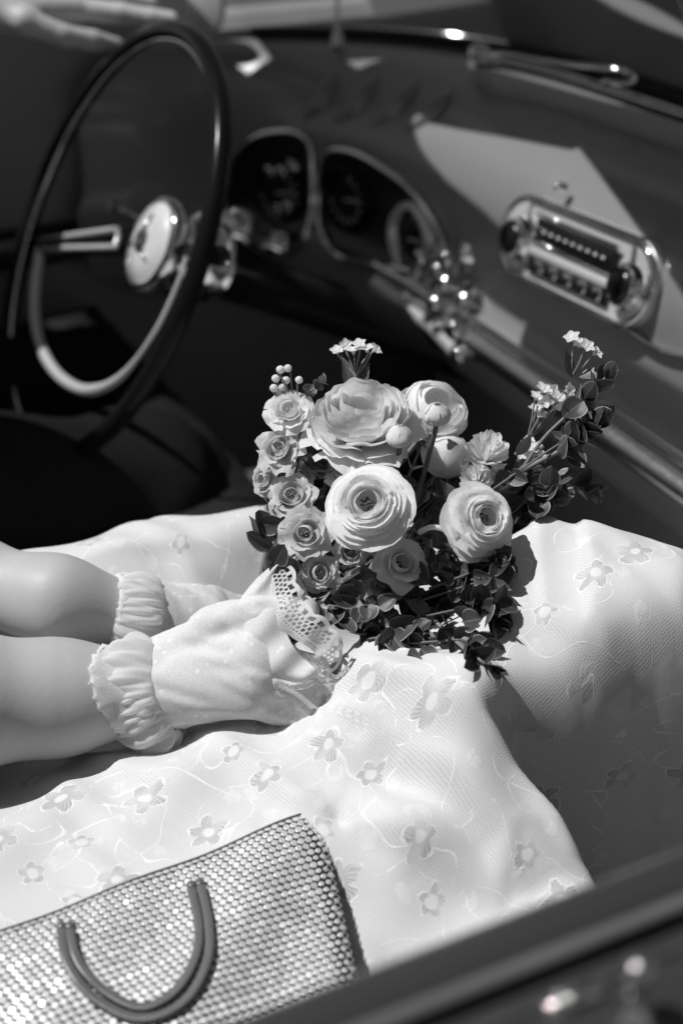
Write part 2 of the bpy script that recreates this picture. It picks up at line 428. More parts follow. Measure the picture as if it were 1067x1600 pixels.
def chain(P, pts, rs, k=.004):
    d = None
    for i in range(len(pts)-1):
        e = d_cone(P, pts[i], pts[i+1], rs[i], rs[i+1]); d = e if d is None else smin(d, e, k)
    return d
# ------------------------------------------------------------------ ground under the car
g = MB(); n = 24
g.grid([[(-40+80*i/n, -40+80*j/n, 0) for j in range(n+1)] for i in range(n+1)])
tag(g.build('ground', 'asphalt'), kind='structure')

# ------------------------------------------------------------------ the car
CY = .29
car = tag(empty('convertible_car', (.3, CY, 0)), 'dark vintage convertible with chrome dashboard, radio and large steering wheel', 'car')
def wX(Y):
    t = min(1., abs(Y-CY)/.66); return .56-.42*(1-(1-t**4)**.5)
def fX(Y): return .36-.75*(.56-wX(Y))
SEC = [(0, .828), (.25, .830), (.5, .828), (.70, .821), (.86, .807), (.98, .786), (1.045, .760), (1.065, .735), (1.062, .70), (1.07, .672), (1.12, .652), (1.165, .642), (1.14, .60), (.95, .55), (.3, .52)]
def flute(Y, k):
    return 0
def dash_grid():
    ys = np.linspace(CY-.655, CY+.655, 90); rows = []
    for Y in ys:
        w, f = wX(Y), fX(Y)
        pts = spline([(w+(f-w)*a, Y, z) for a, z in SEC], 56)
        rows.append([tuple(p) for p in pts])
    return np.array(rows)
DG = dash_grid()
mb = MB().grid(DG); dash = mb.build('dashboard', 'dashpaint', car)
DBVH = BVHTree.FromPolygons([Vector(p) for p in mb.v], mb.f)
def hit(x, y, off=0.):
    loc, nor, i, d = DBVH.ray_cast(CAM, ray(x, y).normalized())
    if loc is None: return None, None
    if nor.dot(CAM-loc) < 0: nor = -nor
    return loc+nor*off, nor
def on_dash(p, off=0.):
    loc, nor, i, d = DBVH.find_nearest(Vector(p))
    if nor.x > 0 and nor.z < .5: nor = -nor
    if nor.dot(CAM-loc) < 0: nor = -nor
    return loc+nor*off, nor
def dash_line(pp, off, n=40, closed=False):
    out = []
    for p in spline([Vector((x, y, 0)) for x, y in pp], n, closed):
        q, _ = hit(p.x, p.y, off)
        if q is not None: out.append(q)
    return out

# lower chrome rail along the dash
ys = np.linspace(CY-.60, CY+.26, 60)
m = MB().tube([(fX(y)-.036, y, .632) for y in ys], .017, 12, flat=.8, upv=(0, 0, 1)); rail = m.build('dash_rail', 'satinchrome', car)
m = MB().tube([(fX(y)-.041, y, .655) for y in ys], .0035, 8); m.build('rail_bead', 'chrome', rail)
for y in np.linspace(CY-.55, CY+.20, 4):
    MB().tube([(fX(y)-.036, y-.006, .632), (fX(y)-.036, y+.006, .632)], .0195, 12, upv=(0, 0, 1)).build('rail_clip', 'dark', rail)

# ribs added on the cowl, standing in for striped reflections near the driver
for k, (x0, y0, x1, y1) in enumerate([(470, 190, 520, 108), (520, 195, 585, 112), (575, 200, 650, 122), (625, 208, 705, 138)]):
    pts = []
    for t in np.linspace(0, 1, 12):
        q, _ = hit(x0+(x1-x0)*t+14*math.sin(t*3.1), y0+(y1-y0)*t, -.001)
        if q is not None: pts.append(q)
    if len(pts) > 4:
        MB().tube(pts, [.0015+.010*math.sin(math.pi*i/(len(pts)-1)) for i in range(len(pts))], 10, flat=1).build('reflection_rib', 'dashpaint', dash)

# firewall and floor, under-dash darkness
m = MB(); m.box((.62, CY, .45), (.03, 0, 0), (0, .70, 0), (0, 0, .37)); m.build('firewall', 'firewall', car)
m = MB().grid([[(x, y, .20+.05*math.exp(-((y-CY)/.12)**2)) for y in np.linspace(CY-.70, CY+.70, 40)] for x in np.linspace(-1.0, .62, 20)]); m.build('floor_carpet', 'carpet', car)
# bench seat: cushion with pleats, backrest with pleats
def bench(name, f, parent):
    P = []
    for u in np.linspace(-.64, .64, 160):
        row = []
        for v in np.linspace(0, 1, 24):
            p = f(v); pl = .006*abs(math.sin(u*math.pi/.075))**.5; row.append((p[0]-p[2]*pl*0+p[2]*pl, CY+u, p[1]+p[3]*pl))
        P.append(row)
    return MB().grid(P).build(name, 'leather', parent)
seat = bench('bench_seat', lambda v: (-.76+.86*min(v/.75, 1) - (0 if v < .75 else .03*(v-.75)/.25), (.475+.05*min(v/.75, 1)-.02*math.exp(-((v-.3)/.2)**2)) if v < .75 else .525-.25*(v-.75)/.25, 0, 1), car)
bench('seat_back', lambda v: (-.50-.16*v, .46+.50*v, 1, .2), seat)

# driver side door inner panel and far body side
def side(Yin, s, name, x0=-.95, x1=.50):
    prof = [(0, .22), (0, .60), (.004, .80), (.012, .832), (.03, .845), (.055, .842), (.085, .83), (.11, .80), (.13, .70), (.135, .45), (.09, .25)]
    P = []
    for x in np.linspace(x0, x1, 40):
        P.append([tuple(p) for p in spline([(x, Yin+s*a, z) for a, z in prof], 44)])
    return MB().grid(P).build(name, 'doorcard', car)
side(.985, 1, 'driver_door')
m = MB(); m.box((.555, .985, .42), (.065, 0, 0), (0, .02, 0), (0, 0, .40)); m.build('kick_panel', 'carpet', car)
m = MB(); m.box((-.05, .972, .60), (.22, 0, 0), (0, .018, 0), (0, 0, .022), .5); m.build('armrest', 'leather', car)

# passenger door: rolled top, window slot, outer skin (nearest to us)
prof = [(.03, .22), (.02, .60), (.004, .80), (.0, .830), (.004, .841), (.012, .8455), (.020, .8445), (.0255, .840), (.027, .828), (.0275, .815)]
P = [[tuple(p) for p in spline([(x, -.398-a, z) for a, z in prof], 50)] for x in np.linspace(-.95, .48, 60)]
door = MB().grid(P).build('passenger_door', 'paint', car)
prof = [(.0345, .815), (.035, .833), (.037, .8385), (.043, .8405), (.060, .838), (.085, .826), (.105, .80), (.125, .70), (.13, .45), (.09, .25)]
P = [[tuple(p) for p in spline([(x, -.398-a, z) for a, z in prof], 50)] for x in np.linspace(-.95, .48, 60)]
MB().grid(P).build('door_skin', 'paint', door)
m = MB().tube([(x, -.398-.0315, .8345) for x in np.linspace(-.9, .46, 20)], .0042, 8); m.build('window_seal', 'rubber', door)
m = MB().tube([(x, -.398-.0262, .8432) for x in np.linspace(-.9, .46, 20)], .0036, 10, flat=.8); m.build('door_sheen_strip', 'sheen_rivet', door)  # paler strip, paints the reflected streak along the door top
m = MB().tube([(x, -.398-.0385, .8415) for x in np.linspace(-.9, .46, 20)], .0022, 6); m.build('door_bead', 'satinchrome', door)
# lock button and the little chrome catch on the door top
p = at_z(992, 1556, .848)
m = MB().lathe((p.x, p.y, .838), (0, 0, 1), [(.0055, 0), (.0055, .003), (.0028, .004), (.0028, .016), (.0045, .018), (.0045, .023), (.002, .025), (0, .025)], 14); m.build('lock_button', 'chrome', door)
p = at_z(905, 1552, .843)
m = MB().box((p.x, p.y, .8425), (.007, 0, 0), (0, .0035, 0), (0, 0, .0025), .4); ct = m.build('door_catch', 'chrome', door)
m = MB().lathe((p.x-.009, p.y, .8405), (0, 0, 1), [(.003, 0), (.003, .002), (.0018, .0035), (0, .0038)], 10); m.build('catch_screw', 'chrome', ct)

# hood and far fender
P = []
for x in np.linspace(0, 1, 30):
    row = []
    for u in np.linspace(-1, 1, 50):
        Y = CY+u*.86; X0 = (wX(Y) if abs(Y-CY) < .655 else wX(CY+.655)-(abs(Y-CY)-.655)*.1)+.012
        X = X0+(2.1-X0)*x; z = .822+.035*math.sin(min(x*2.2, 1)*math.pi/2)-.06*x*x-.16*max(0, abs(u)-.72)**1.6*4 + .02*math.exp(-((abs(u)-.68)/.1)**2)*x
        row.append((X, Y, z))
    P.append(row)
hood = MB().grid(P).build('hood', 'hoodpaint', car)
# windshield: rubber gasket, chrome trim, glass, header
ang = np.linspace(CY-.635, CY+.635, 70)
gas = MB().tube([(wX(y)+.004, y, .833) for y in ang], .009, 10).build('windshield_gasket', 'rubber', car)
MB().tube([(wX(y)+.016, y, .838) for y in ang], .0035, 8).build('windshield_trim', 'chrome', gas)
P = [[(wX(y)+.004-.23*t*(1-.3*abs(y-CY)), y, .835+.34*t) for t in np.linspace(0, 1, 10)] for y in ang]
gl = MB().grid(P).build('windshield', 'glass', car)
MB().tube([(wX(y)+.004-.23*(1-.3*abs(y-CY)), y, 1.182) for y in ang], .012, 8).build('windshield_header', 'chrome', gl)
# unseen visor panels and mirror bar above the view, cut to shade the dash
def shade_panel(c, z=1.150, name='visor_shade_panel'):
    k = MB(); n = len(c); c = [(x, y+.048) for x, y in c]; top = [(x, y, z+.012) for x, y in c]; bot = [(x, y, z) for x, y in c]; k.add(bot+top, [tuple(range(n))[::-1], tuple(range(n, 2*n))]+[(i, (i+1) % n, (i+1) % n+n, i+n) for i in range(n)])
    return k.build(name, 'leather', gl, sharp=40, smooth=False)
shade_panel([(.155, .80), (.172, .72), (.236, .440), (.35, .440), (.29, .80)])
shade_panel([(-.25, 1.05), (-.25, .88), (.0, .87), (.02, .62), (.095, .585), (.094, .45), (.124, .44), (.134, .52), (.139, .590), (.146, .630), (.152, .650), (.160, .664), (.172, .674), (.186, .685), (.186, .885), (.085, .905), (.06, 1.05)], 1.164)  # oversized panel, added to keep the pods and driver's dash in shade
shade_panel([(.150, .215), (.150, -.20), (.33, -.20), (.35, .45), (.234, .444), (.196, .341)], 1.170)
k = MB().box((.100, .315, 1.150), (.0165, 0, -.006), (0, .175, 0), (.004, 0, .012), .5); rm = k.build('mirror_shade_bar', 'chrome', gl)  # long bar placed out of view to throw a shade band below the radio
MB().tube([(.33, .34, 1.19), (.22, .33, 1.19), (.12, .32, 1.165)], .006, 8).build('mirror_arm', 'chrome', rm)
# wipers
def wiper(pp, zz=.852):
    q = [at_z(x, y, zz) for x, y in pp]; return q
w0 = wiper([(742, 92), (800, 98), (880, 118), (960, 143), (1067, 178), (1180, 215)])
wip = MB().tube(spline(w0, 30), .0032, 8, flat=1.6).build('wiper', 'satinchrome', car)
MB().tube([p+Vector((.003, .003, -.006)) for p in spline(w0, 30)], .0035, 6).build('wiper_blade', 'rubber', wip)
w1 = wiper([(745, 84), (790, 86), (860, 98), (935, 106), (975, 112), (990, 124), (975, 132), (940, 128)], .866)
MB().tube(spline(w1, 40), .0030, 8).build('wiper_arm', 'chrome', wip)
p = at_z(748, 88, .846); MB().lathe(p, (-.2, 0, 1), [(.012, -.01), (.012, .004), (.009, .010), (.004, .013), (0, .0135)], 16).build('wiper_pivot', 'chrome', wip)
# thin upright rod on the cowl
p = at_z(527, 62, .836)
an = MB().lathe(p, (0, 0, 1), [(.007, -.01), (.007, .003), (.0045, .008), (.0025, .012), (.0024, .25), (0, .252)], 12).build('antenna', 'satinchrome', car)
# wing mirror by the driver
c = at(300, 8, 1.62); MB().lathe(c, (-.75, -.5, .1), [(0, -.02), (.03, -.018), (.042, -.006), (.044, 0), (.040, .002), (0, .002)], 24).build('side_mirror', 'silver', car)

# ---- instrument pods with chrome trim
def panel_fill(pp, name, mat, parent, off=.0015, n=48):
    """a recessed-looking dark panel laid on the dash inside a closed outline"""
    ring = [hit(p.x, p.y, off) for p in spline([Vector((x, y, 0)) for x, y in pp], n, True)]
    cx = sum(p[0] for p in pp)/len(pp); cy = sum(p[1] for p in pp)/len(pp)
    rows = []
    for s in np.linspace(0, 1, 9):
        row = []
        for p in spline([Vector((x, y, 0)) for x, y in pp], n, True):
            q, _ = hit(cx+(p.x-cx)*s, cy+(p.y-cy)*s, off); row.append(q if q is not None else Vector((0, 0, 0)))
        rows.append(row)
    return MB().grid([[tuple(q) for q in r] for r in rows], closed_v=True).build(name, mat, parent)
def pod(pp, closed=True):
    base = panel_fill(pp, 'instrument_pod', 'dialblack', car)
    MB().tube(dash_line(pp, .004, 70, True), .0045, 8, closed=True).build('pod_trim', 'chrome', base)
    return base
left_pod = pod([(490, 240), (492, 300), (487, 355), (465, 388), (425, 396), (380, 385), (352, 330), (360, 260), (400, 215), (450, 205), (480, 215)])
right_pod = pod([(505, 262), (520, 236), (560, 240), (610, 268), (650, 300), (685, 350), (700, 392), (690, 425), (650, 430), (590, 415), (530, 398), (503, 350)])
def gauge(px_, py_, r, parent, rim='chrome'):
    c, nn = hit(px_, py_, .003)
    b0 = MB().lathe(c, nn, [(r*1.12, -.004), (r*1.12, .005), (r*1.0, .011), (r*.92, .009), (r*.89, .001), (r*.4, -.001), (0, -.001)], 36).build('gauge', rim, parent)
    MB().lathe(c, nn, [(r*.9, .001), (r*.6, .0025), (0, .003)], 32).build('gauge_face', 'dialblack', b0)
    x = nn.orthogonal().normalized(); y = nn.cross(x)
    m_ = MB()
    for k in range(11):
        a = math.radians(-120+24*k); d = x*math.cos(a)+y*math.sin(a); m_.box(c+nn*.0042+d*r*.72, d*r*.09, nn.cross(d)*r*.025, nn*.0006)
    m_.build('dial_marks', 'dialwhite', b0)
    d = (x*.6+y*.8); MB().box(c+nn*.0055+d*r*.3, d*r*.38, nn.cross(d)*r*.025, nn*.0007).build('needle', 'dialwhite', b0)
    return b0
gauge(650, 372, .035, right_pod, 'silver'); gauge(548, 310, .034, right_pod, 'rimplastic')
gauge(440, 300, .034, left_pod, 'rimplastic')
# chrome knobs and levers beneath the pods
def knob(px_, py_, r, L, parent, tip='chrome'):
    c, nn = hit(px_, py_, .001)
    if c is None: return
    k = MB().lathe(c, nn, [(r*1.5, 0), (r*1.5, .0025), (r*.7, .004), (r*.7, L*.5), (r, L*.6), (r*1.05, L*.9), (r*.8, L), (0, L*1.04)], 18).build('dash_knob', tip, parent)
    MB().lathe(c+nn*L*.98, nn, [(r*.55, 0), (r*.5, .0015), (0, .002)], 14).build('knob_cap', 'dialblack', k)
    return k
for x, y, r, L in [(690, 398, .009, .03), (727, 400, .010, .028), (705, 425, .009, .022), (665, 438, .007, .018), (722, 455, .010, .03), (703, 480, .009, .025), (742, 478, .008, .022), (738, 512, .010, .026), (708, 510, .008, .02), (745, 545, .009, .026), (455, 262, .007, .02), (436, 262, .007, .02), (462, 322, .007, .018), (445, 330, .006, .018)]:
    knob(x, y, r, L, dash)
hl = dash_line([(603, 440), (640, 468), (690, 500), (735, 545)], .010, 20)
MB().tube(hl, .012, 10).build('heater_panel', 'silver', dash)
hl = dash_line([(600, 418), (650, 447), (700, 480)], .012, 16)
MB().tube(hl, .006, 8).build('heater_slider', 'chrome', dash)
# glovebox outline and a lower chrome strip
MB().tube(dash_line([(955, 500), (990, 520), (1030, 545), (1067, 556), (1100, 562)], .003, 20), .003, 8).build('trim_strip', 'chrome', dash)

# ---- radio
rc, rn = hit(905, 404, 0)
ea = Vector((.05, -1, .045)); ea = (ea-rn*ea.dot(rn)).normalized(); eb = rn.cross(ea).normalized()
if eb.z < 0: eb = -eb
def rp(a, b_, h=0): return rc+ea*a+eb*b_+rn*h
RL, RH = .112, .037
def stadium(hl_, hh, n=12):
    out = []
    for k in range(n+1):
        t = -math.pi/2+math.pi*k/n; out.append((hl_-hh+hh*math.cos(t), hh*math.sin(t)))
    for k in range(n+1):
        t = math.pi/2+math.pi*k/n; out.append((-hl_+hh+hh*math.cos(t), hh*math.sin(t)))
    return out
def plate(hl_, hh, h0, h1, ch, name, mat, parent):
    P = []
    for (d, h) in ((0, h0), (0, h1-ch), (-ch, h1)):
        P.append([tuple(rp(a, b_, h)) for a, b_ in stadium(hl_+d, hh+d)])
    k = MB().grid(P, closed_v=True); nn = len(P[0]); k.f.append(tuple(range(2*nn, 3*nn))); return k.build(name, mat, parent, sharp=40)
radio = plate(RL, RH, -.03, .0055, .002, 'radio', 'silver', car)
MB().tube([rp(a, b_, .008) for a, b_ in stadium(RL-.001, RH-.001)], .0028, 8, closed=True).build('radio_bezel', 'chrome', radio)
for a in list(np.arange(.078, .1035, .0026)):      # fluted ends
    hh = math.sqrt(max(.0, (RH-.006)**2-max(0, a-(RL-RH))**2))
    for s in (-1, 1):
        MB().box(rp(s*a, 0, .0085), ea*.0008, eb*hh, rn*.0012, .4).build('face_rib', 'silver', radio)
MB().box(rp(.0, -.004, .008), ea*.060, eb*.023, rn*.0015, .2).build('radio_recess', 'dialblack', radio)
dial = MB().box(rp(.0, .0125, .0095), ea*.058, eb*.0095, rn*.0016, .2).build('dial_window', 'dialblack', radio)
for k in range(9): MB().box(rp(-.044+.011*k, .0115, .0112), ea*.0022, eb*.0012, rn*.0003, .2).build('dial_mark', 'dialwhite', dial)
for b_ in (.0245, .0005): MB().tube([rp(-.061, b_, .0115), rp(.061, b_, .0115)], .0017, 8).build('dial_bar', 'chrome', radio)
MB().box(rp(0, -.0075, .0105), ea*.058, eb*.0040, rn*.002, .3).build('lower_bar', 'silver', radio)
for k in range(5):
    MB().box(rp(-.044+.022*k, -.019, .009), ea*.0088, eb*.0060, rn*.003, .3).build('push_button', 'chrome', radio)
for s in (-1, 1):
    c = rp(s*.082, -.003, .005)
    k = MB().lathe(c, rn, [(.022, 0), (.022, .003), (.020, .005), (.0195, .007), (.017, .008), (.0165, .012), (.0165, .014), (.015, .015)], 28).build('radio_knob', 'chrome', radio)
    MB().lathe(c+rn*.0140, rn, [(.0130, 0), (.0125, .0012), (.009, .0022), (0, .003)], 24).build('knob_face', 'dialblack', k)
c = rp(-.047, .052, -.002); MB().lathe(c, rn, [(.004, 0), (.004, .008), (.0025, .011), (0, .0115)], 12).build('pilot_lamp', 'chrome', dash)

# ---- steering wheel
SWC = Vector((.0037, .582, .731)); SWT = math.radians(27.5); SWR = .206
sn = Vector((-math.cos(SWT), 0, math.sin(SWT))); s1 = Vector((0, 1, 0)); s2 = sn.cross(s1)
if s2.z < 0: s2 = -s2
def sw(a, b_, h=0): return SWC+s1*a+s2*b_+sn*h
def swc(r, deg, h=0): return sw(r*math.cos(math.radians(deg)), r*math.sin(math.radians(deg)), h)
wheel = MB().tube([swc(SWR, d) for d in range(0, 360, 4)], .0090, 14, closed=True).build('steering_wheel', 'rimplastic', car)
MB().tube([swc(SWR-.0092, d, .001) for d in range(0, 360, 4)], .0022, 8, closed=True).build('rim_inlay', 'chrome', wheel)
def sw_hit(x, y, h=0):
    r = ray(x, y); c = SWC+sn*h; t = (c-CAM).dot(sn)/r.dot(sn); return CAM+r*t
hr = [sw_hit(x, y, -.012) for x, y in [(66, 384), (58, 430), (55, 490), (66, 545), (96, 590), (140, 610), (190, 588), (240, 522), (277, 446), (292, 400)]]
rr = [.0058*(1 if i < 34 else max(.35, 1-(i-34)/14)) for i in range(60)]
MB().tube(spline(hr, 60), rr, 10).build('horn_ring', 'silver', wheel)
sp = [sw_hit(x, y, -.010) for x, y in [(-30, 388), (10, 386), (66, 376), (120, 367), (184, 358)]]
m = MB().tube(spline(sp, 20), .0030, 8)
m.tube([sw_hit(184, 358, -.010), sw_hit(185, 372, -.010), sw_hit(180, 386, -.010)], .0028, 8)
m.tube(spline([sw_hit(x, y, -.010) for x, y in [(180, 386), (130, 387), (70, 388)]], 12), .0030, 8)
spoke = m.build('spoke_trim', 'silver', wheel)
MB().tube([sw_hit(-30, 398, -.016), sw_hit(90, 384, -.018), sw_hit(225, 372, -.03)], [.011, .012, .016], 10).build('spoke', 'rimplastic', wheel)
MB().tube([sw_hit(345, 400, -.012), sw_hit(310, 402, -.030), sw_hit(282, 398, -.055)], [.009, .010, .012], 10).build('spoke', 'rimplastic', wheel)
hc = sw_hit(236, 380, -.020)
hub = MB().lathe(hc, sn, [(.030, -.075), (.040, -.06), (.042, -.034), (.036, -.030), (.036, -.018), (.043, -.014), (.046, -.006), (.045, .000), (.041, .003), (.039, .001)], 36).build('hub', 'chrome', wheel)
MB().lathe(hc, sn, [(.0395, .000), (.036, .004), (.024, .0085), (.010, .0105), (0, .011)], 32).build('horn_cap', 'ivory', wheel)
m = MB().lathe(hc, sn, [(.0, .0105), (.004, .0125), (.010, .0118), (.012, .0108)], 18); m.build('cap_emblem', 'satinchrome', wheel)
for k in range(3):
    a = math.radians(90+120*k); x = s1*math.cos(a)+s2*math.sin(a); MB().tube([hc+x*.012+sn*.0112, hc+x*.026+sn*.0088], [.0022, .0012], 8).build('emblem_ray', 'satinchrome', wheel)
col = MB().tube([hc-sn*.07, hc-sn*.16, hc-sn*.42], [.030, .026, .026], 18).build('steering_column', 'rimplastic', car)
c = at(378, 362, 1.56)
MB().lathe(c, sn, [(.0, .030), (.014, .028), (.022, .018), (.026, .006), (.024, -.004), (.016, -.010), (.016, -.05)], 22).build('column_collar', 'chrome', col)
MB().tube(spline([at(350, 360, 1.52), at(345, 400, 1.52), at(360, 410, 1.52), at(330, 440, 1.52), at(308, 470, 1.52)], 20), .0035, 8).build('column_bracket', 'satinchrome', col)
MB().tube(spline([hc-sn*.08, at(215, 342, 1.5), at(175, 320, 1.5)], 12), [.004]*11+[.006], 8).build('turn_lever', 'satinchrome', col)
# ------------------------------------------------------------------ the bride's lap: skirt surface
def lerp_tab(x, xs, ys): return np.interp(x, xs, ys)
def poly_dist(X, Y, pts):
    """signed distance (left positive) and nearest parameter to a polyline"""
    best = np.full(X.shape, 1e9); sg = np.zeros(X.shape); tt = np.zeros(X.shape)
    for i in range(len(pts)-1):
        a, b_ = np.array(pts[i][:2]), np.array(pts[i+1][:2]); ab = b_-a
        t = np.clip(((X-a[0])*ab[0]+(Y-a[1])*ab[1])/(ab@ab), 0, 1)
        dx, dy = X-a[0]-t*ab[0], Y-a[1]-t*ab[1]; d = np.hypot(dx, dy); m = d < best
        best = np.where(m, d, best); sg = np.where(m, np.sign(ab[0]*dy-ab[1]*dx), sg); tt = np.where(m, (i+t)/(len(pts)-1), tt)
    return best*sg, tt
def skirt_base(X, Y):
    X = np.asarray(X, float); Y = np.asarray(Y, float)
    zn = lerp_tab(X, [-.6, -.35, -.2, -.1, 0, .05, .09, .14, .18, .22, .28, .36, .44, .6], [.625, .630, .635, .650, .695, .725, .740, .738, .722, .70, .64, .50, .32, .22])
    yn = lerp_tab(X, [-.6, -.35, -.1, 0, .09, .14, .2, .35], [-.05, -.06, -.07, -.072, -.068, -.105, -.125, -.14])
    zf = lerp_tab(X, [-.6, -.35, -.2, -.1, -.03, .05, .12, .2, .28, .5], [.64, .655, .685, .694, .686, .66, .63, .57, .46, .25])
    yf = lerp_tab(X, [-.6, -.35, 0, .3], [.13, .13, .115, .09])
    zb = lerp_tab(X, [-.6, 0, .12, .2, .3, .45], [.575, .575, .57, .54, .40, .25])
    zb = zb-.35*np.maximum(0, np.abs(Y+.02)-.26)**1.2 - .5*np.maximum(0, Y-.2)
    wn = np.where(Y < yn, .135, .085); wf = .078
    bn = zb+(zn-zb)*np.exp(-np.abs((Y-yn)/wn)**2.2*.8); bf = zb+(zf-zb)*np.exp(-np.abs((Y-yf)/wf)**2.4*.8)
    k = .012; z = k*np.log(np.exp((bn-.6)/k)+np.exp((bf-.6)/k)+np.exp((zb-.6)/k))+.6-k*.4
    return z
def on_base(x, y):
    p = at_z(x, y, .64)
    for _ in range(25): p = at_z(x, y, .5*p.z+.5*float(skirt_base(np.array([p.x]), np.array([p.y]))[0]))
    return p
FOLD = [[on_base(*q) for q in ln] for ln in (
    [(560, 1075), (690, 1150), (800, 1200), (872, 1262), (915, 1335)],
    [(590, 1170), (700, 1240), (790, 1320), (815, 1400)],
    [(560, 1310), (660, 1350), (790, 1412)],
    [(600, 1030), (720, 1085), (840, 1130), (900, 1150)],
    [(120, 850), (250, 830), (380, 830)],
    [(420, 1130), (520, 1190), (600, 1280), (640, 1390)],
    [(410, 1100), (520, 1100), (640, 1110), (740, 1135)],
    [(300, 1160), (400, 1215), (470, 1275), (520, 1300)],
    [(120, 1200), (230, 1225), (330, 1275), (400, 1310)],
    [(800, 905), (860, 945), (920, 990), (960, 1030)],
    [(790, 930), (850, 975), (900, 1015), (945, 1050)],
    [(640, 1200), (720, 1260), (770, 1330), (790, 1390)],
    [(200, 815), (300, 805), (400, 830)],
    [(100, 900), (200, 870), (320, 860), (400, 880)],
)]
CLIFF = [on_base(x, y) for x, y in [(1000, 1460), (930, 1338), (875, 1265), (812, 1208), (775, 1165), (805, 1122), (868, 1086), (950, 1050), (1030, 1005), (1090, 975), (1150, 945)]]
def cliff_d(X, Y):
    d, t = poly_dist(X, Y, CLIFF); poly = [tuple(c[:2]) for c in CLIFF]+[(.9, .3), (.9, -.9), (.0, -.9)]; ins = np.zeros(X.shape, bool)
    for i in range(len(poly)):
        (xa, ya), (xb, yb) = poly[i], poly[(i+1) % len(poly)]
        ins ^= ((ya > Y) != (yb > Y)) & (X < (xb-xa)*(Y-ya)/((yb-ya) if yb != ya else 1e-9)+xa)
    d = np.where(ins, np.abs(d), -np.abs(d))
    return d
def skirt_z(X, Y):
    X = np.asarray(X, float); Y = np.asarray(Y, float); z = skirt_base(X, Y)
    amp = [(.016, .018), (.014, .016), (.010, .012), (.006, .02), (.004, .02), (.006, .014), (.005, .008), (.006, .010), (.005, .010), (.004, .005), (.004, .006), (.007, .010), (.005, .010), (.004, .012)]
    for (ln, (a, w)) in zip(FOLD, amp):
        d, t = poly_dist(X, Y, ln); env = np.sin(np.clip(t*.86+.14, 0, 1)*math.pi)**.6
        end = np.exp(-np.maximum(0, np.abs(d)-.1)/.02)
        z = z+a*env*np.where(d > 0, np.exp(-(d/(w*2.2))**2), np.exp(-(d/(w*.55))**2))*end
    # past this line the cloth falls steeply off the seat and the knee
    d = cliff_d(X, Y)
    drop = .005*np.log1p(np.exp(np.clip(d/.005, -30, 30)))
    z = np.maximum(z-np.minimum(8*drop, .6), np.minimum(z, .22))
    # gathers running out from the hands and hips
    fl_ = .5+.5*np.sin(9*X-13*Y+1.1)
    z = z+.0060*fl_*np.sin(70*(.35*X+Y)+3*np.sin(7*X+2*Y)+1.5*np.sin(19*X))*np.exp(-((Y+.16)/.11)**2) + .0040*np.sin(88*(.5*X-.85*Y)+2.5*np.sin(11*X+5*Y))*np.exp(-((X+.02)/.12)**2)*(Y < .06)
    # soft wrinkles
    z = z+.0022*np.sin(31*X+47*Y+2.2*np.sin(23*X-11*Y))+.0016*np.sin(-63*X+38*Y+1.7*np.sin(41*Y+9))*1+.0010*np.sin(120*X+75*Y+2*np.sin(57*X))
    return z
def skirt_n(x, y, e=.004):
    n = Vector((float(skirt_z(x-e, y)-skirt_z(x+e, y)), float(skirt_z(x, y-e)-skirt_z(x, y+e)), 2*e)); return n.normalized()
bride = tag(empty('person', (-.35, .02, .52)), 'woman in a white lace dress seated with gloved hands around a bouquet', 'person')
xs = np.linspace(-.50, .46, 340); ysk = np.linspace(-.385, .33, 270)
GX, GY = np.meshgrid(xs, ysk, indexing='ij'); GZ = skirt_z(GX, GY)
P = np.stack([GX, GY, GZ], -1)
du = np.linalg.norm(np.diff(P, axis=0), axis=-1); dv = np.linalg.norm(np.diff(P, axis=1), axis=-1)
Uc = np.concatenate([np.zeros((1, P.shape[1])), np.cumsum(du, 0)]); Vc = np.concatenate([np.zeros((P.shape[0], 1)), np.cumsum(dv, 1)], 1)
Uc = Uc-Uc[170:171]; Vc = Vc-Vc[:, 135:136]
UVg = np.stack([GX*1.02+GY*.28, GY*1.06-GX*.27+(GZ-.63)*.25], -1)
gz = np.hypot(*np.gradient(GZ, xs, ysk)); steep = (gz > 1.6) & (cliff_d(GX, GY) > .0)
UVg[steep] = np.stack([GX*.9+GY*.5+.37, GZ*1.05+.11], -1)[steep]
dm = MB().grid(P, uv=UVg.reshape(-1, 2))
skirt = dm.build('lace_skirt', 'dress', bride, uv=True)
# ------------------------------------------------------------------ the bride: body, arms, gloved hands
def body_union(parts_fn, lo, hi, h): return surface_nets(parts_fn, lo, hi, h)
def tup(v): return (float(v[0]), float(v[1]), float(v[2]))
# near (right) arm and hand: hand laid over the bouquet handle, fingers curling round it
NW = at(232, 1082, .862)                                     # wrist
N_EL = at(-330, 1105, .80)                                   # elbow, outside the picture
mcp = [at(392, 1010, .842), at(404, 1036, .838), at(400, 1064, .838), at(388, 1090, .842)]
dn = Vector((.10, .10, -.99)); fwd = (mcp[1]-NW).normalized()
def finger(base, l, dirs, rs):
    pts = [base]
    for d, k in zip(dirs, l): pts.append(pts[-1]+d.normalized()*k)
    return [tup(p) for p in pts], rs
fing_n = []
for i, (b_, s) in enumerate(zip(mcp, (1., 1.06, 1., .82))):
    fing_n.append(finger(b_, [.040*s, .024*s, .020*s], [fwd*.75+dn*.65, dn*.9-fwd*.35, -fwd*.9+dn*.15], [.0088*s**.5, .0082*s**.5, .0074*s**.5, .0064*s**.5]))
th_n = finger(at(268, 1030, .862), [.036, .030, .026], [fwd*.8+RT*0+UP*.35, fwd*.9+UP*.1+dn*.1, fwd+dn*.35], [.0125, .0100, .0092, .0078])
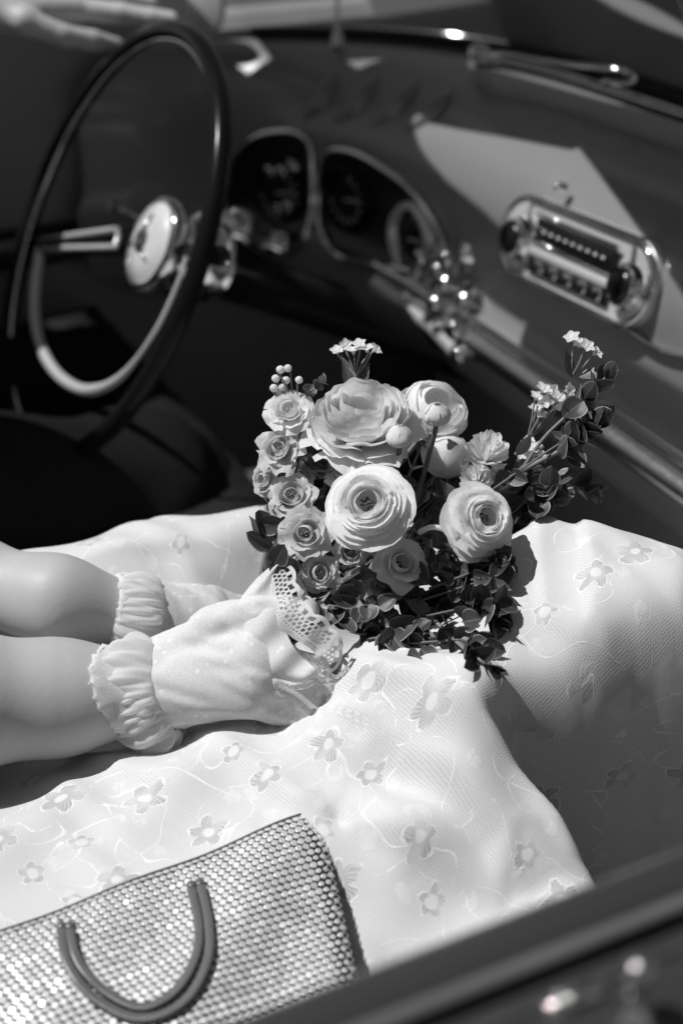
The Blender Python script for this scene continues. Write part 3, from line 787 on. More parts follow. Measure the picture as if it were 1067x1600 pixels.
def near_hand(P):
    d = chain(P, [tup(at(-330, 1105, .80)), tup(at(-60, 1096, .835)), tup(at(90, 1090, .853)), tup(NW)], [.043, .0375, .0315, .0245], .02)
    for i in range(4):
        a = NW+(mcp[i]-NW)*.18
        d = smin(d, d_cone(P, tup(a), tup(mcp[i]), .0145, .0105), .012)
    for pts, rs in fing_n: d = smin(d, chain(P, pts, rs, .003), .0018)
    pts, rs = th_n
    d = smin(d, d_cone(P, tup(NW+(mcp[0]-NW)*.1), pts[0], .015, .0135), .012); d = smin(d, chain(P, pts, rs, .003), .005)
    return d
# far (left) arm and hand, lying behind
def over_skirt(x, y, d, off):
    for k in range(90):
        t = .6+.6*k/89; p = at(x, y, t)
        if p.z < float(skirt_z(np.array([p.x]), np.array([p.y]))[0]): return at(x, y, min(d, t-off))
    return at(x, y, d)
FA = [over_skirt(-60, 908, .97, .022), over_skirt(90, 938, .965, .018)]
FWR = over_skirt(205, 962, .955, .016); fdir = (at(330, 975, .93)-FWR).normalized()
fm = [at(322, 938, .945), at(332, 958, .935), at(332, 980, .928), at(322, 1000, .925)]
fing_f = []
for i, (b_, s) in enumerate(zip(fm, (1., 1.06, 1., .82))):
    fing_f.append(finger(b_, [.038*s, .024*s, .019*s], [fdir*.95+dn*.2, fdir*.6+dn*.6, dn*.8-fdir*.3], [.0085*s**.5, .0079*s**.5, .0072*s**.5, .006*s**.5]))
th_f = finger(at(250, 940, .95), [.034, .028, .024], [fdir*.8+UP*.4, fdir*.95+UP*.1, fdir+dn*.2], [.0118, .0096, .0088, .0072])
def far_hand(P):
    d = chain(P, [tup(at(-330, 850, .97)), tup(FA[0]), tup(FA[1]), tup(FWR)], [.038, .0285, .0248, .0212], .02)
    for i in range(4): d = smin(d, d_cone(P, tup(FWR+(fm[i]-FWR)*.18), tup(fm[i]), .0135, .0100), .012)
    for pts, rs in fing_f: d = smin(d, chain(P, pts, rs, .003), .0018)
    pts, rs = th_f; d = smin(d, d_cone(P, tup(FWR+(fm[0]-FWR)*.1), pts[0], .014, .0125), .012); d = smin(d, chain(P, pts, rs, .003), .005)
    return d
def bounds(pts, r):
    a = np.array(pts); return a.min(0)-r, a.max(0)+r
nall = [tup(NW), tup(at(-60, 1096, .835))]+[p for f in fing_n for p in f[0]]+th_n[0]
lo, hi = bounds(nall, .045); NV, NF = surface_nets(near_hand, lo, hi, .0023)
fall = [tup(FWR), tup(FA[0])]+[p for f in fing_f for p in f[0]]+th_f[0]
lo2, hi2 = bounds(fall, .045); FV, FF = surface_nets(far_hand, lo2, hi2, .0026)
# the rest of her, outside the picture: seated, leaning a little forward
BX = -.575
HEADB = Vector((-.74, .03, 1.25))
def bride_body(P):
    d = d_cone(P, (BX-.02, .02, .64), (BX-.05, .02, .82), .125, .105)
    d = smin(d, d_cone(P, (BX-.05, .02, .82), (BX-.07, .02, 1.00), .105, .10), .05)
    d = smin(d, d_cone(P, (BX-.07, -.12, 1.045), (BX+.08, .23, 1.045), .055, .055), .07)
    d = smin(d, d_cone(P, (BX-.06, .02, 1.05), (HEADB.x, HEADB.y, HEADB.z-.06), .048, .044), .04)
    d = smin(d, d_ell(P, tup(HEADB), (.092, .072, .112)), .03)
    d = smin(d, d_cone(P, (HEADB.x+.088, HEADB.y, HEADB.z), (HEADB.x+.102, HEADB.y, HEADB.z-.03), .008, .012), .012)
    d = smin(d, d_cone(P, (HEADB.x+.085, HEADB.y-.018, HEADB.z-.052), (HEADB.x+.085, HEADB.y+.018, HEADB.z-.052), .009, .009), .008)
    e1 = tup(at(-330, 1105, .80)); e2 = tup(at(-330, 850, .97))
    d = smin(d, d_cone(P, (BX-.07, -.155, 1.03), e1, .045, .041), .04); d = smin(d, d_cone(P, (BX+.11, .27, 1.03), e2, .045, .040), .04)
    d = smin(d, d_cone(P, e1, tup(at(-60, 1096, .835)), .043, .0375), .02); d = smin(d, d_cone(P, e2, tup(FA[0]), .038, .0285), .02)
    d = smin(d, d_cone(P, (BX, -.03, .555), (.0, -.07, .585), .055, .04), .04); d = smin(d, d_cone(P, (BX, .10, .555), (.0, .115, .585), .055, .04), .04)
    return d
BV, BF = surface_nets(bride_body, (-.94, -.30, .46), (.12, .36, 1.42), .0095)
def smooth_attr(o): return o
bv = MB(); bv.add(BV, BF); bv.add(NV, NF); bv.add(FV, FF)
bbody = bv.build('body', 'skin', bride)
bbody.data.materials.clear(); bbody.data.materials.append(M['skin'])
# fine down on the near forearm
hm = MB(); hr_ = random.Random(4); ap = [at(-60, 1096, .835), at(90, 1090, .853), at(190, 1084, .860)]
for i in range(900):
    u_ = hr_.random()*2; k_ = min(1, int(u_)); c_ = ap[k_].lerp(ap[k_+1], u_-k_); dd_ = (ap[k_+1]-ap[k_]).normalized(); rad = .0375-.0057*min(1, u_)-.0045*max(0, u_-1)
    x_ = (Vector((0, 0, 1))-dd_*dd_.z).normalized(); y_ = dd_.cross(x_); a_ = hr_.uniform(-2.2, .5); o_ = x_*math.cos(a_)+y_*math.sin(a_)*(1 if y_.y > 0 else -1)
    p_ = c_+o_*(rad-.0004); e_ = p_+(dd_*.8+o_*.45+Vector((hr_.gauss(0, .2), hr_.gauss(0, .2), -.35))).normalized()*hr_.uniform(.003, .007); w_ = o_.cross(dd_)*.00010
    hm.add([p_-w_, p_+w_, e_], [(0, 1, 2)])
o_ = hm.build('arm_hair', 'skin', bride); o_['kind'] = 'stuff'
# hair
def hair_fn(P):
    h = HEADB; d = d_ell(P, (h.x-.018, h.y, h.z+.018), (.102, .086, .115)); d = smin(d, d_ell(P, (h.x-.10, h.y, h.z+.01), (.055, .055, .055)), .03)
    cut = (P[..., 0]-(h.x+.035))*.9-(P[..., 2]-(h.z+.06))*.6; return np.maximum(d, cut)
v, f = surface_nets(hair_fn, (-.97, -.12, 1.08), (-.57, .18, 1.42), .008); put('hair', v, f, 'hair', bride)
# bodice with short sleeves
def bodice(P):
    d = d_cone(P, (BX-.02, .02, .64), (BX-.05, .02, .82), .133, .113); d = smin(d, d_cone(P, (BX-.05, .02, .82), (BX-.07, .02, 1.0), .113, .108), .05)
    d = smin(d, d_cone(P, (BX-.07, -.15, 1.03), (BX+.09, .26, 1.03), .06, .06), .06)
    e1 = np.array(at(-330, 1105, .80)); e2 = np.array(at(-330, 850, .97)); s1_ = np.array((BX-.07, -.155, 1.03)); s2_ = np.array((BX+.11, .27, 1.03))
    d = smin(d, d_cone(P, tup(s1_), tup(s1_+(e1-s1_)*.55), .055, .062), .04); d = smin(d, d_cone(P, tup(s2_), tup(s2_+(e2-s2_)*.55), .047, .047), .04)
    return np.maximum(d, P[..., 2]-1.065)
v, f = surface_nets(bodice, (-.84, -.32, .5), (-.24, .38, 1.12), .009)
put('bodice', v, f, 'dress', bride, uv=np.stack([v[:, 0]+v[:, 1], v[:, 2]], -1))

# sheer gloves: the hands again, a little larger, cut at the wrist
def glove(fn, wrist, d0, lo, hi, name, gather):
    ax = np.array(tup(d0))
    def g(P):
        d = fn(P)-.0019+.0011*np.sin(P[..., 0]*230+P[..., 1]*330+2.5*np.sin(P[..., 2]*210+P[..., 0]*60))*np.sin(P[..., 1]*140-P[..., 2]*170+2*np.sin(P[..., 0]*90))
        # cloth spans the hollows between the fingers a little
        return np.maximum(d, -((P-np.array(tup(wrist)))@ax)-.012)
    v, f = surface_nets(g, lo, hi, .0025)
    o = put(name, v, f, 'glove', bride)
    return o
gl_n = glove(near_hand, NW, fwd, lo, hi, 'glove', None)
gl_f = glove(far_hand, FWR, fdir, lo2, hi2, 'glove', None)
def ruffle(c, ax, r0, r1, L, waves, amp, name, parent, seed, tilt=0., mat='tulle'):
    """gathered cuff: a frill flaring back along the arm"""
    ax = Vector(ax).normalized(); x = ax.orthogonal().normalized(); y = ax.cross(x); rr = random.Random(seed); ph = [rr.uniform(0, 6.28) for _ in range(6)]
    P = []
    for v in np.linspace(0, 1, 18):
        row = []
        for j in range(320):
            a = 2*math.pi*j/320
            w = math.sin(waves*a+ph[0]+1.3*math.sin(2*a+ph[1]))+.5*math.sin((waves*1.9)//1*a+ph[2]+v*2)
            r = r0+(r1-r0)*v**.8+amp*w*v**.7
            h = -L*v+amp*.9*math.cos(waves*a*.5//1*1.0+ph[3])*v*v + .003*math.sin(5*a+ph[4])*v
            row.append(tuple(Vector(c)+ax*h+(x*math.cos(a)+y*math.sin(a))*r))
        P.append(row)
    return MB().grid(P, closed_v=True).build(name, mat, parent)
def pouf(c, ax, r0, B, L, seed, name, parent):
    """a gathered puff of net between two drawn-in edges"""
    ax = Vector(ax).normalized(); x = ax.orthogonal().normalized(); y = ax.cross(x); rr = random.Random(seed); ph = [rr.uniform(0, 6.28) for _ in range(8)]; P = []
    for v in np.linspace(0, 1, 26):
        row = []; e = math.sin(math.pi*min(1, v*1.02))**.6
        for j in range(360):
            a = 2*math.pi*j/360
            w = .5*math.sin(13*a+ph[0]+2.2*math.sin(3*a+ph[1])+1.2*math.sin(v*5+ph[2]))+.35*math.sin(23*a+ph[3]+1.6*math.sin(4*a+ph[4])-v*3)+.2*math.sin(41*a+ph[5]+v*4)
            lob = 1+.35*math.sin(2*a+ph[6])+.25*math.sin(3*a+ph[7])
            r = r0+B*e*lob+.0030*w*(.35+.65*e)
            row.append(tuple(Vector(c)-ax*(L*(v-.15)+.004*math.sin(5*a+ph[2])*e)+(x*math.cos(a)+y*math.sin(a))*r))
        P.append(row)
    return MB().grid(P, closed_v=True).build(name, 'tulle', parent)
pouf(at(258, 1079, .858), fwd, .0255, .0095, .036, 3, 'cuff_frill', gl_n)
pouf(at(254, 1080, .858), fwd, .0250, .0050, .026, 9, 'cuff_frill', gl_n)
m = MB().tube([at(258, 1079, .858)+(Vector((0, 0, 0)))+(fwd.orthogonal().normalized()*math.cos(a)+fwd.cross(fwd.orthogonal().normalized())*math.sin(a))*.0268 for a in np.linspace(0, 2*math.pi, 40, endpoint=False)], .0007, 8, closed=True); m.build('cuff_band', 'glove', gl_n)
pouf(FWR+fdir*.012, fdir, .0225, .0060, .030, 6, 'cuff_frill', gl_f)
0 and ruffle(at(222, 962, .95), -fdir, .0245, .030, .018, 12, .0024, 'cuff_frill', gl_f, 6)

# ------------------------------------------------------------------ the driver
driver = tag(empty('person', (-.40, .58, .52)), 'driver in dark trousers resting a hand on the steering wheel rim', 'person')
D_W = at(-60, 14, 1.40)
dk = [at(118, 14, 1.425), at(116, -10, 1.45), at(106, -34, 1.47), at(90, -54, 1.49)]
df = (at(276, 20, 1.43)-at(118, 14, 1.425)).normalized()
fing_d = []
for i, (b_, s) in enumerate(zip(dk, (1., 1.08, 1., .8))):
    fing_d.append(finger(b_, [.046*s, .030*s, .024*s], [df-UP*.06, df-UP*.10, df*.95-UP*.04], [.0118*s**.5, .0104*s**.5, .0094*s**.5, .0080*s**.5]))
th_d = finger(at(40, 34, 1.395), [.038, .030, .026], [df*.9-UP*.25+FW*.2, df*.9+FW*.4, df*.8+FW*.5], [.0135, .0112, .0104, .0085])
def drv_hand(P):
    d = chain(P, [tup(at(-420, 150, 1.30)), tup(at(-200, 60, 1.36)), tup(D_W)], [.048, .04, .029], .02)
    for i in range(4): d = smin(d, d_cone(P, tup(D_W+(dk[i]-D_W)*.15), tup(dk[i]), .0215, .0145), .016)
    for pts, rs in fing_d: d = smin(d, chain(P, pts, rs, .003), .003)
    pts, rs = th_d; d = smin(d, d_cone(P, tup(D_W+(dk[0]-D_W)*.2), pts[0], .017, .014), .012); d = smin(d, chain(P, pts, rs, .003), .005)
    return d
dl, dh = bounds([tup(at(-200, 60, 1.36))]+[p for q in fing_d for p in q[0]]+th_d[0], .05)
DV, DF_ = surface_nets(drv_hand, dl, dh, .0032)
DHEAD = Vector((-.52, .60, 1.30))
def drv_body(P):
    d = d_cone(P, (-.52, .58, .64), (-.56, .59, .95), .15, .15); d = smin(d, d_cone(P, (-.56, .42, 1.06), (-.56, .78, 1.06), .07, .07), .08)
    d = smin(d, d_cone(P, (-.56, .60, 1.08), (-.53, .60, 1.22), .058, .055), .04); d = smin(d, d_ell(P, tup(DHEAD), (.10, .078, .122)), .03)
    d = smin(d, d_cone(P, (DHEAD.x+.095, DHEAD.y, DHEAD.z), (DHEAD.x+.112, DHEAD.y, DHEAD.z-.035), .008, .013), .012)
    d = smin(d, d_cone(P, (-.55, .80, 1.05), tup(at(-420, 150, 1.30)), .052, .048), .04)
    d = smin(d, d_cone(P, tup(at(-420, 150, 1.30)), tup(at(-200, 60, 1.36)), .048, .04), .02)
    d = smin(d, d_cone(P, (-.55, .38, 1.05), (-.52, .34, .78), .052, .046), .04); d = smin(d, d_cone(P, (-.52, .34, .78), (-.40, .42, .70), .042, .03), .02)
    d = smin(d, d_ell(P, (-.36, .43, .69), (.05, .04, .025)), .02)
    return d
v, f = surface_nets(drv_body, (-.78, .24, .5), (.12, .95, 1.46), .0105)
k = MB(); k.add(v, f); k.add(DV, DF_); k.build('body', 'skin', driver)
def drv_hair(P):
    h = DHEAD; d = d_ell(P, (h.x-.015, h.y, h.z+.022), (.106, .088, .118)); cut = (P[..., 0]-(h.x+.045))*.9-(P[..., 2]-(h.z+.065))*.7
    return np.maximum(np.maximum(d, cut), (h.z-.05)-P[..., 2])
v, f = surface_nets(drv_hair, (-.72, .45, 1.18), (-.34, .75, 1.50), .008); put('hair', v, f, 'hair', driver)
def jacket(P):
    d = d_cone(P, (-.52, .58, .62), (-.56, .59, .95), .165, .165); d = smin(d, d_cone(P, (-.56, .42, 1.06), (-.56, .78, 1.06), .08, .08), .08)
    d = smin(d, d_cone(P, (-.55, .80, 1.05), tup(at(-420, 150, 1.30)), .064, .060), .04); d = smin(d, d_cone(P, tup(at(-420, 150, 1.30)), tup(at(-215, 65, 1.355)), .060, .05), .02)
    d = smin(d, d_cone(P, (-.55, .38, 1.05), (-.52, .34, .78), .064, .058), .04); d = smin(d, d_cone(P, (-.52, .34, .78), (-.42, .41, .705), .052, .043), .02)
    return np.maximum(d, P[..., 2]-1.12)
v, f = surface_nets(jacket, (-.80, .20, .45), (.12, .98, 1.2), .0105); put('jacket', v, f, 'trousers', driver)
def trousers(P):
    d = d_cone(P, (-.52, .50, .60), (.0, .49, .515), .095, .07); d = smin(d, d_cone(P, (-.52, .70, .60), (.0, .72, .515), .095, .07), .04)
    d = smin(d, d_cone(P, (.0, .49, .515), (.22, .49, .27), .068, .05), .03); d = smin(d, d_cone(P, (.0, .72, .515), (.20, .74, .27), .068, .05), .03)
    w = .004*np.sin(P[..., 0]*60+P[..., 1]*40+3*np.sin(P[..., 2]*30))
    return d+w
v, f = surface_nets(trousers, (-.68, .33, .19), (.34, .90, .74), .0105); put('trousers', v, f, 'trousers', driver)
m = MB()
for y, x in ((.49, .26), (.74, .24)):
    m = MB().lathe((x-.05, y, .245), (1, 0, 0), [(.0, -.02), (.045, 0), (.05, .06), (.045, .16), (.03, .23), (0, .25)], 18); m.build('shoe', 'dialblack', driver)
# ------------------------------------------------------------------ metal mesh purse lying on the skirt
pc = [at_z(500, 1292, .63), at_z(-60, 1493, .63), at_z(600, 1690, .61)]
ex = (pc[1]-pc[0]); ex.z = 0; Lx = ex.length; ex.normalize()
ey = pc[2]-pc[0]; ey.z = 0; shear = ey.dot(ex); ey = ey-ex*shear; Ly = ey.length; ey.normalize(); shear /= Ly
Lx = .245
A_ = []; zz = []
for s in np.linspace(0, Lx, 12):
    for t in np.linspace(0, Ly, 10):
        p = pc[0]+ex*s+ey*t+ex*shear*t; A_.append((1, s, t)); zz.append(float(skirt_z(p.x, p.y)))
co_ = np.linalg.lstsq(np.array(A_), np.array(zz), rcond=None)[0]
res = max(z-float(np.dot(a, co_)) for a, z in zip(A_, zz))
def purse_pt(s, t, h=0):
    p = pc[0]+ex*s+ey*t+ex*shear*t
    u, v = s/Lx, t/Ly; bul = .011*(max(0, 4*u*(1-u))**.45)*(max(0, 4*v*(1-v))**.45)
    sag = .0016*math.sin(s*38+1)*math.sin(t*52+.5) + .0012*math.sin(s*71-t*60)
    q = Vector((p.x, p.y, co_[0]+co_[1]*s+co_[2]*t+min(res, .012)*.75+.002+bul+sag)); return q if not h else q+purse_n(s, t)*h
def purse_n(s, t, e=.003):
    a = purse_pt(s+e, t)-purse_pt(s-e, t); b_ = purse_pt(s, t+e)-purse_pt(s, t-e); n = a.cross(b_).normalized(); return n if n.z > 0 else -n
purse = tag(empty('purse', tuple(purse_pt(Lx/2, Ly/2, -.012))), 'silver metal mesh clutch purse with a twin strap handle lying on the skirt', 'purse')
top = [[tuple(purse_pt(s, t, -.0004)) for t in np.linspace(.0, Ly, 30)] for s in np.linspace(0, Lx, 44)]
bot = [[tuple(purse_pt(s, t)-Vector((0, 0, .006+.012*(max(0, 16*s/Lx*(1-s/Lx)*t/Ly*(1-t/Ly))**.5)))) for t in np.linspace(.0, Ly, 30)] for s in np.linspace(0, Lx, 44)]
k = MB().grid(top); k.grid(bot)
def edge(a): return a
T = np.array(top); B = np.array(bot)
for i0 in (0, -1): k.grid(np.stack([T[i0], B[i0]], 0))
for j0 in (0, -1): k.grid(np.stack([T[:, j0], B[:, j0]], 0))
pbody = k.build('purse_body', 'backing', purse)
PI_ = .00425
dv_ = [];  nd = 10
for r_, h_ in ((PI_*.465, .0), (PI_*.455, .00030), (PI_*.39, .00042)):
    dv_ += [(r_*math.cos(2*math.pi*j/nd), r_*math.sin(2*math.pi*j/nd), h_) for j in range(nd)]
df_ = [(i*nd+j, i*nd+(j+1) % nd, (i+1)*nd+(j+1) % nd, (i+1)*nd+j) for i in range(2) for j in range(nd)]+[tuple(range(2*nd, 3*nd))]
disc_me = mesh('mesh_disc', dv_, df_, 'disc', False)
spots = []
row = 0; t = .0028
while t < Ly-.002:
    s = .0026+(PI_/2 if row % 2 else 0)
    while s < Lx-.0022:
        spots.append((s, t)); s += PI_
    row += 1; t += PI_*.866
mats = []
for s, t in spots:
    p = purse_pt(s, t, .0002); n = purse_n(s, t)
    n = (n+Vector((rnd.gauss(0, .07), rnd.gauss(0, .07), 0))).normalized()
    x = (ex-n*ex.dot(n)).normalized(); y = n.cross(x); a = rnd.random()*.6; x, y = x*math.cos(a)+y*math.sin(a), y*math.cos(a)-x*math.sin(a)
    sc_ = 1 if s > .010 else .78
    Mw = Matrix(((x.x*sc_, y.x*sc_, n.x, p.x), (x.y*sc_, y.y*sc_, n.y, p.y), (x.z*sc_, y.z*sc_, n.z, p.z), (0, 0, 0, 1)))
    q = pix(p); inv = 0 if (0 < q[0] < 1067 and 0 < q[1] < 1600-0.0 and q[1] < 1735-.39*q[0]) else 1
    mats.append((inv, q[2], Mw))
mats.sort(key=lambda k: (k[0], k[1]))
for inv, dd, Mw in mats[:300]: inst('mesh_disc', disc_me, purse, Mw)
k = MB()
for inv, dd, Mw in mats[300:]: k.add([tuple(Mw@Vector(p)) for p in dv_], df_)
o = k.build('mesh_discs', 'disc', purse, smooth=False); o['kind'] = 'stuff'
# little net of links along the right hand edge and the seam along the mouth
k = MB()
for i in range(int(Ly/.0042)):
    for sg in (1, -1):
        t0 = i*.0042+.002
        k.tube([purse_pt(.0002, t0, .0002), purse_pt(.0026, t0+sg*.0021, .0007), purse_pt(.0050, t0, .0007)], .00026, 4, caps=False)
o = k.build('edge_links', 'disc', purse); o['kind'] = 'stuff'
MB().tube([purse_pt(s, .0004, .0006) for s in np.linspace(0, Lx, 40)], .0010, 6).build('mouth_frame', 'satinchrome', purse)
# handle: two narrow straps side by side
def on_purse(x, y, h=.002):
    r = ray(x, y); p = at_z(x, y, .64)
    for _ in range(6):
        d = p-pc[0]; t = d.dot(ey); s = d.dot(ex)-shear*t; p = at_z(x, y, purse_pt(max(0, min(Lx, s)), max(0, min(Ly, t))).z+h)
    return p
for pp in ([(96, 1452), (101, 1490), (118, 1525), (150, 1560), (205, 1588), (255, 1584), (298, 1553), (325, 1497), (326, 1440), (314, 1384)],
           [(110, 1452), (117, 1488), (134, 1518), (165, 1548), (212, 1572), (250, 1565), (285, 1535), (308, 1486), (310, 1438), (299, 1388)]):
    c = spline([on_purse(x, y, .0035) for x, y in pp], 60); P = []
    for i, p in enumerate(c):
        tt = (c[min(i+1, 59)]-c[max(i-1, 0)]).normalized(); up_ = Vector((0, 0, 1)); w = tt.cross(up_).normalized(); up_ = w.cross(tt)
        P.append([tuple(p+w*a*.0021+up_*b_) for a, b_ in ((-1.12, -.0013), (-1.12, .0004), (-.95, .0009), (-.35, .0010), (.35, .0010), (.95, .0009), (1.12, .0004), (1.12, -.0013))])
    k = MB().grid(P, closed_v=True); st = k.build('handle', 'strap', purse)
for pp in ((97, 1449), (110, 1449), (313, 1382), (300, 1385)):
    c = on_purse(*pp, .001); MB().lathe(c, purse_n(.1, .05), [(.0026, 0), (.0026, .002), (.0014, .0026), (0, .0028)], 12).build('handle_rivet', 'sheen_rivet', purse)

# ------------------------------------------------------------------ bouquet
_at = at
def skirt_depth(x, y):
    lo_, hi_ = .5, 1.3; r = ray(x, y)
    for k in range(60):
        t = lo_+(hi_-lo_)*k/59; p = CAM+r*t
        if p.z < float(skirt_z(p.x, p.y)): return t
    return 9.
def at(x, y, d, off=.014):
    # nothing in the bouquet sinks into the skirt it lies on
    return _at(x, y, min(d, skirt_depth(x, y)-off))
bq = tag(empty('bouquet', tuple(at(420, 1000, .885))), 'bouquet of white ranunculus, small garden roses and eucalyptus sprigs with a lace wrap', 'bouquet')
H0 = at(405, 1020, .862)
def facing(dx, dy): return (-FW+RT*dx+UP*dy).normalized()
def petal_geo(s, hr, a, b_, wang, ruff, seed, R, nu=11, nv=9):
    """petal: profile swings from the base out to the rim radius s at height hr, end slope set by (a, b_)"""
    r_ = random.Random(seed); ph = [r_.uniform(0, 6.28) for _ in range(6)]; v_, uv = [], []
    p0, p1, p2 = (.10*R, 0.), (s*a*R, hr*b_*R), (s*R, hr*R)
    for i in range(nu):
        u = -1+2*i/(nu-1)
        ed = 1-.13*abs(u)**2.4+ruff*.35*math.sin(4.5*u+ph[0])+ruff*.25*math.sin(9*u+ph[5])
        for j in range(nv):
            v = j/(nv-1)*ed; w0, w1, w2 = (1-v)**2, 2*v*(1-v), v*v
            rho = w0*p0[0]+w1*p1[0]+w2*p2[0]; h = w0*p0[1]+w1*p1[1]+w2*p2[1]
            k = (j/(nv-1))**2.2; L = .5*(s+.4)*R
            rho += ruff*L*k*(math.sin(4.0*u+ph[1])*.4+math.sin(8.3*u+ph[2])*.3+math.sin(14*u+ph[3])*.14)*.6+s*R*.016*u*(j/(nv-1))
            h += ruff*L*k*(math.sin(5.1*u+ph[4])*.5+math.sin(10*u+ph[0])*.3)
            h += .05*R*k*(abs(u)**2)*(1 if s < .7 else -.6)
            th = u*wang/2*(.35+.65*math.sin(min(1, j/(nv-1)*1.3)*math.pi/2)**.7)
            v_.append((rho*math.cos(th), rho*math.sin(th), h)); uv.append(((u+1)/2, j/(nv-1)))
    f = [(i*nv+j, (i+1)*nv+j, (i+1)*nv+j+1, i*nv+j+1) for i in range(nu-1) for j in range(nv-1)]
    return v_, f, uv
def frame(c, n, roll=0., s=1.):
    n = Vector(n).normalized(); x = (UP-n*UP.dot(n)); x = (x if x.length > .1 else RT).normalized(); y = n.cross(x)
    x, y = x*math.cos(roll)+y*math.sin(roll), y*math.cos(roll)-x*math.sin(roll)
    return Matrix(((x.x*s, y.x*s, n.x*s, c.x), (x.y*s, y.y*s, n.y*s, c.y), (x.z*s, y.z*s, n.z*s, c.z), (0, 0, 0, 1)))
geo_cache = {}
def flower(name, px_, py_, d, face, Rpx, rings, mat, depth=.8, ruff=.04, seed=1, center=None, label=None, joined=False, stem=True, stemto=None, jit=.08, cmat='stamen'):
    R = Rpx/FPX*d; rr = random.Random(seed); base = at(px_, py_, d)-Vector(face)*R*depth*rings[-2][2]
    # calyx: a little cup below the petals, the flower's own mesh
    k = MB().lathe(base-Vector(face)*R*.10, face, [(0, -.1*R), (.10*R, -.08*R), (.26*R, .04*R), (.34*R, .16*R), (.30*R, .20*R), (.0, .16*R)], 14)
    if stem:
        tgt = stemto if stemto is not None else H0+Vector((rr.gauss(0, .005), rr.gauss(0, .004), rr.gauss(0, .004)))
        m1 = base-Vector(face)*R*1.2; m2 = base*.45+tgt*.55-UP*.010*rr.random()+FW*.016
        k.tube(spline([base-Vector(face)*R*.1, m1*.7+base*.3, m2, tgt], 16), [.0016*max(1, R/.018)]*16, 7)
    fl = k.build(name, 'darkstem', bq)
    if label: fl['label'] = label
    jm = MB(); jm.uv = []
    op = rr.uniform(.88, 1.12) if name == 'rose' else 1.
    for ri, (s, n, hr, pa, pb, wk) in enumerate(rings):
        if name == 'rose': s, hr, n = s*(1+(op-1)*ri*.45), hr*(1-(op-1)*ri*.9), n+(1 if rr.random() < .3 and ri > 1 else 0)
        off = rr.random()*6.28
        geo = petal_geo(s, hr*depth, pa, pb, 2*math.pi/n*wk, ruff*(.5+.7*s), seed*31+ri, R)
        me = None if joined else mesh('petal', *geo[:2], mat, True, geo[2])
        for q in range(n):
            a = off+2*math.pi*q/n+rr.gauss(0, jit); tilt = Matrix.Rotation(rr.gauss(0, jit*.6), 4, 'X')@Matrix.Rotation(rr.gauss(0, jit*.6), 4, 'Y')
            Mw = frame(base+Vector(face)*R*.012*(len(rings)-ri), face)@Matrix.Rotation(a, 4, 'Z')@tilt@Matrix.Diagonal((1, 1, 1+rr.gauss(0, .05), 1))
            if joined: jm.add([tuple(Mw@Vector(p)) for p in geo[0]], geo[1], geo[2])
            else: inst('petal', me, fl, Mw)
    if joined:
        o = jm.build('petals', mat, fl, uv=True); o['kind'] = 'stuff'
    if center:
        k = MB()
        for i in range(center):
            a = i*2.4; r_ = .17*R*math.sqrt(i/center); c = base+frame(Vector((0, 0, 0)), face).to_3x3()@Vector((r_*math.cos(a), r_*math.sin(a), R*depth*(.50-.10*(i/center))))
            k.lathe(c, (Vector(face)+Vector((rr.gauss(0, .3), rr.gauss(0, .3), rr.gauss(0, .3)))), [(0, -.02*R), (.022*R, .0), (.030*R, .05*R), (.018*R, .085*R), (0, .09*R)], 6)
        o = k.build('stamens', cmat, fl); o['kind'] = 'stuff'
    return fl
RAN = [(.24, 4, .64, 1.9, .5, 1.5), (.36, 4, .72, 1.35, .5, 1.5), (.45, 4, .72, 1.1, .6, 1.5), (.55, 4, .66, .9, .8, 1.5), (.65, 5, .57, .8, .95, 1.5), (.75, 5, .47, .75, 1.05, 1.5), (.85, 5, .36, .7, 1.15, 1.45), (.96, 5, .23, .65, 1.3, 1.4), (1.06, 5, .10, .6, 1.6, 1.35)]
PEO = [(.30, 3, .80, 1.5, .5, 1.3), (.42, 4, .92, 1.3, .5, 1.3), (.54, 5, .95, 1.2, .5, 1.3), (.66, 5, .92, 1.15, .55, 1.3), (.78, 6, .82, 1.08, .6, 1.3), (.90, 6, .66, 1.0, .7, 1.3), (1.02, 7, .42, .85, .95, 1.3), (1.16, 7, .14, .65, 1.6, 1.25)]
ROS = [(.26, 2, .66, 1.8, .5, 1.7), (.52, 3, .66, 1.15, .6, 1.5), (.78, 4, .48, .85, 1.0, 1.35), (1.04, 5, .26, .65, 1.4, 1.25)]
BUD = [(.22, 3, 1.75, 8.2, .45, 1.5), (.30, 4, 1.68, 6.2, .45, 1.5), (.52, 4, 1.45, 3.5, .45, 1.3), (.85, 4, .95, 1.7, .4, 1.1)]
CUP = [(.35, 3, 1.05, 2.8, .5, 1.5), (.5, 4, 1.12, 2.2, .5, 1.5), (.70, 4, 1.08, 1.75, .5, 1.45), (.90, 5, .90, 1.35, .5, 1.4), (1.05, 5, .5, 1.1, .7, 1.3)]
FRI = [(.30, 5, 1.3, .6, .7, .9), (.50, 6, 1.25, .7, .7, .9), (.72, 7, 1.05, .8, .65, .9), (.90, 7, .75, .9, .6, .95), (1.0, 7, .4, .9, .7, 1.0)]
flower('ranunculus', 577, 792, .832, facing(-.18, .32), 70, RAN, 'white_petal', .78, .05, 3, 26)
flower('peony', 566, 662, .872, facing(-.05, 1.15), 84, PEO, 'cream_petal', .95, .12, 5, 20, jit=.12)
flower('ranunculus', 748, 815, .842, facing(.38, .28), 62, RAN, 'white_petal', 1.0, .055, 8, 14, stemto=at(660, 828, .86))
flower('ranunculus', 682, 632, .905, facing(.35, .75), 55, CUP, 'white_petal', .85, .05, 12, joined=False)
flower('ranunculus', 700, 698, .895, facing(.15, .55), 36, BUD, 'white_petal', .95, .03, 14)
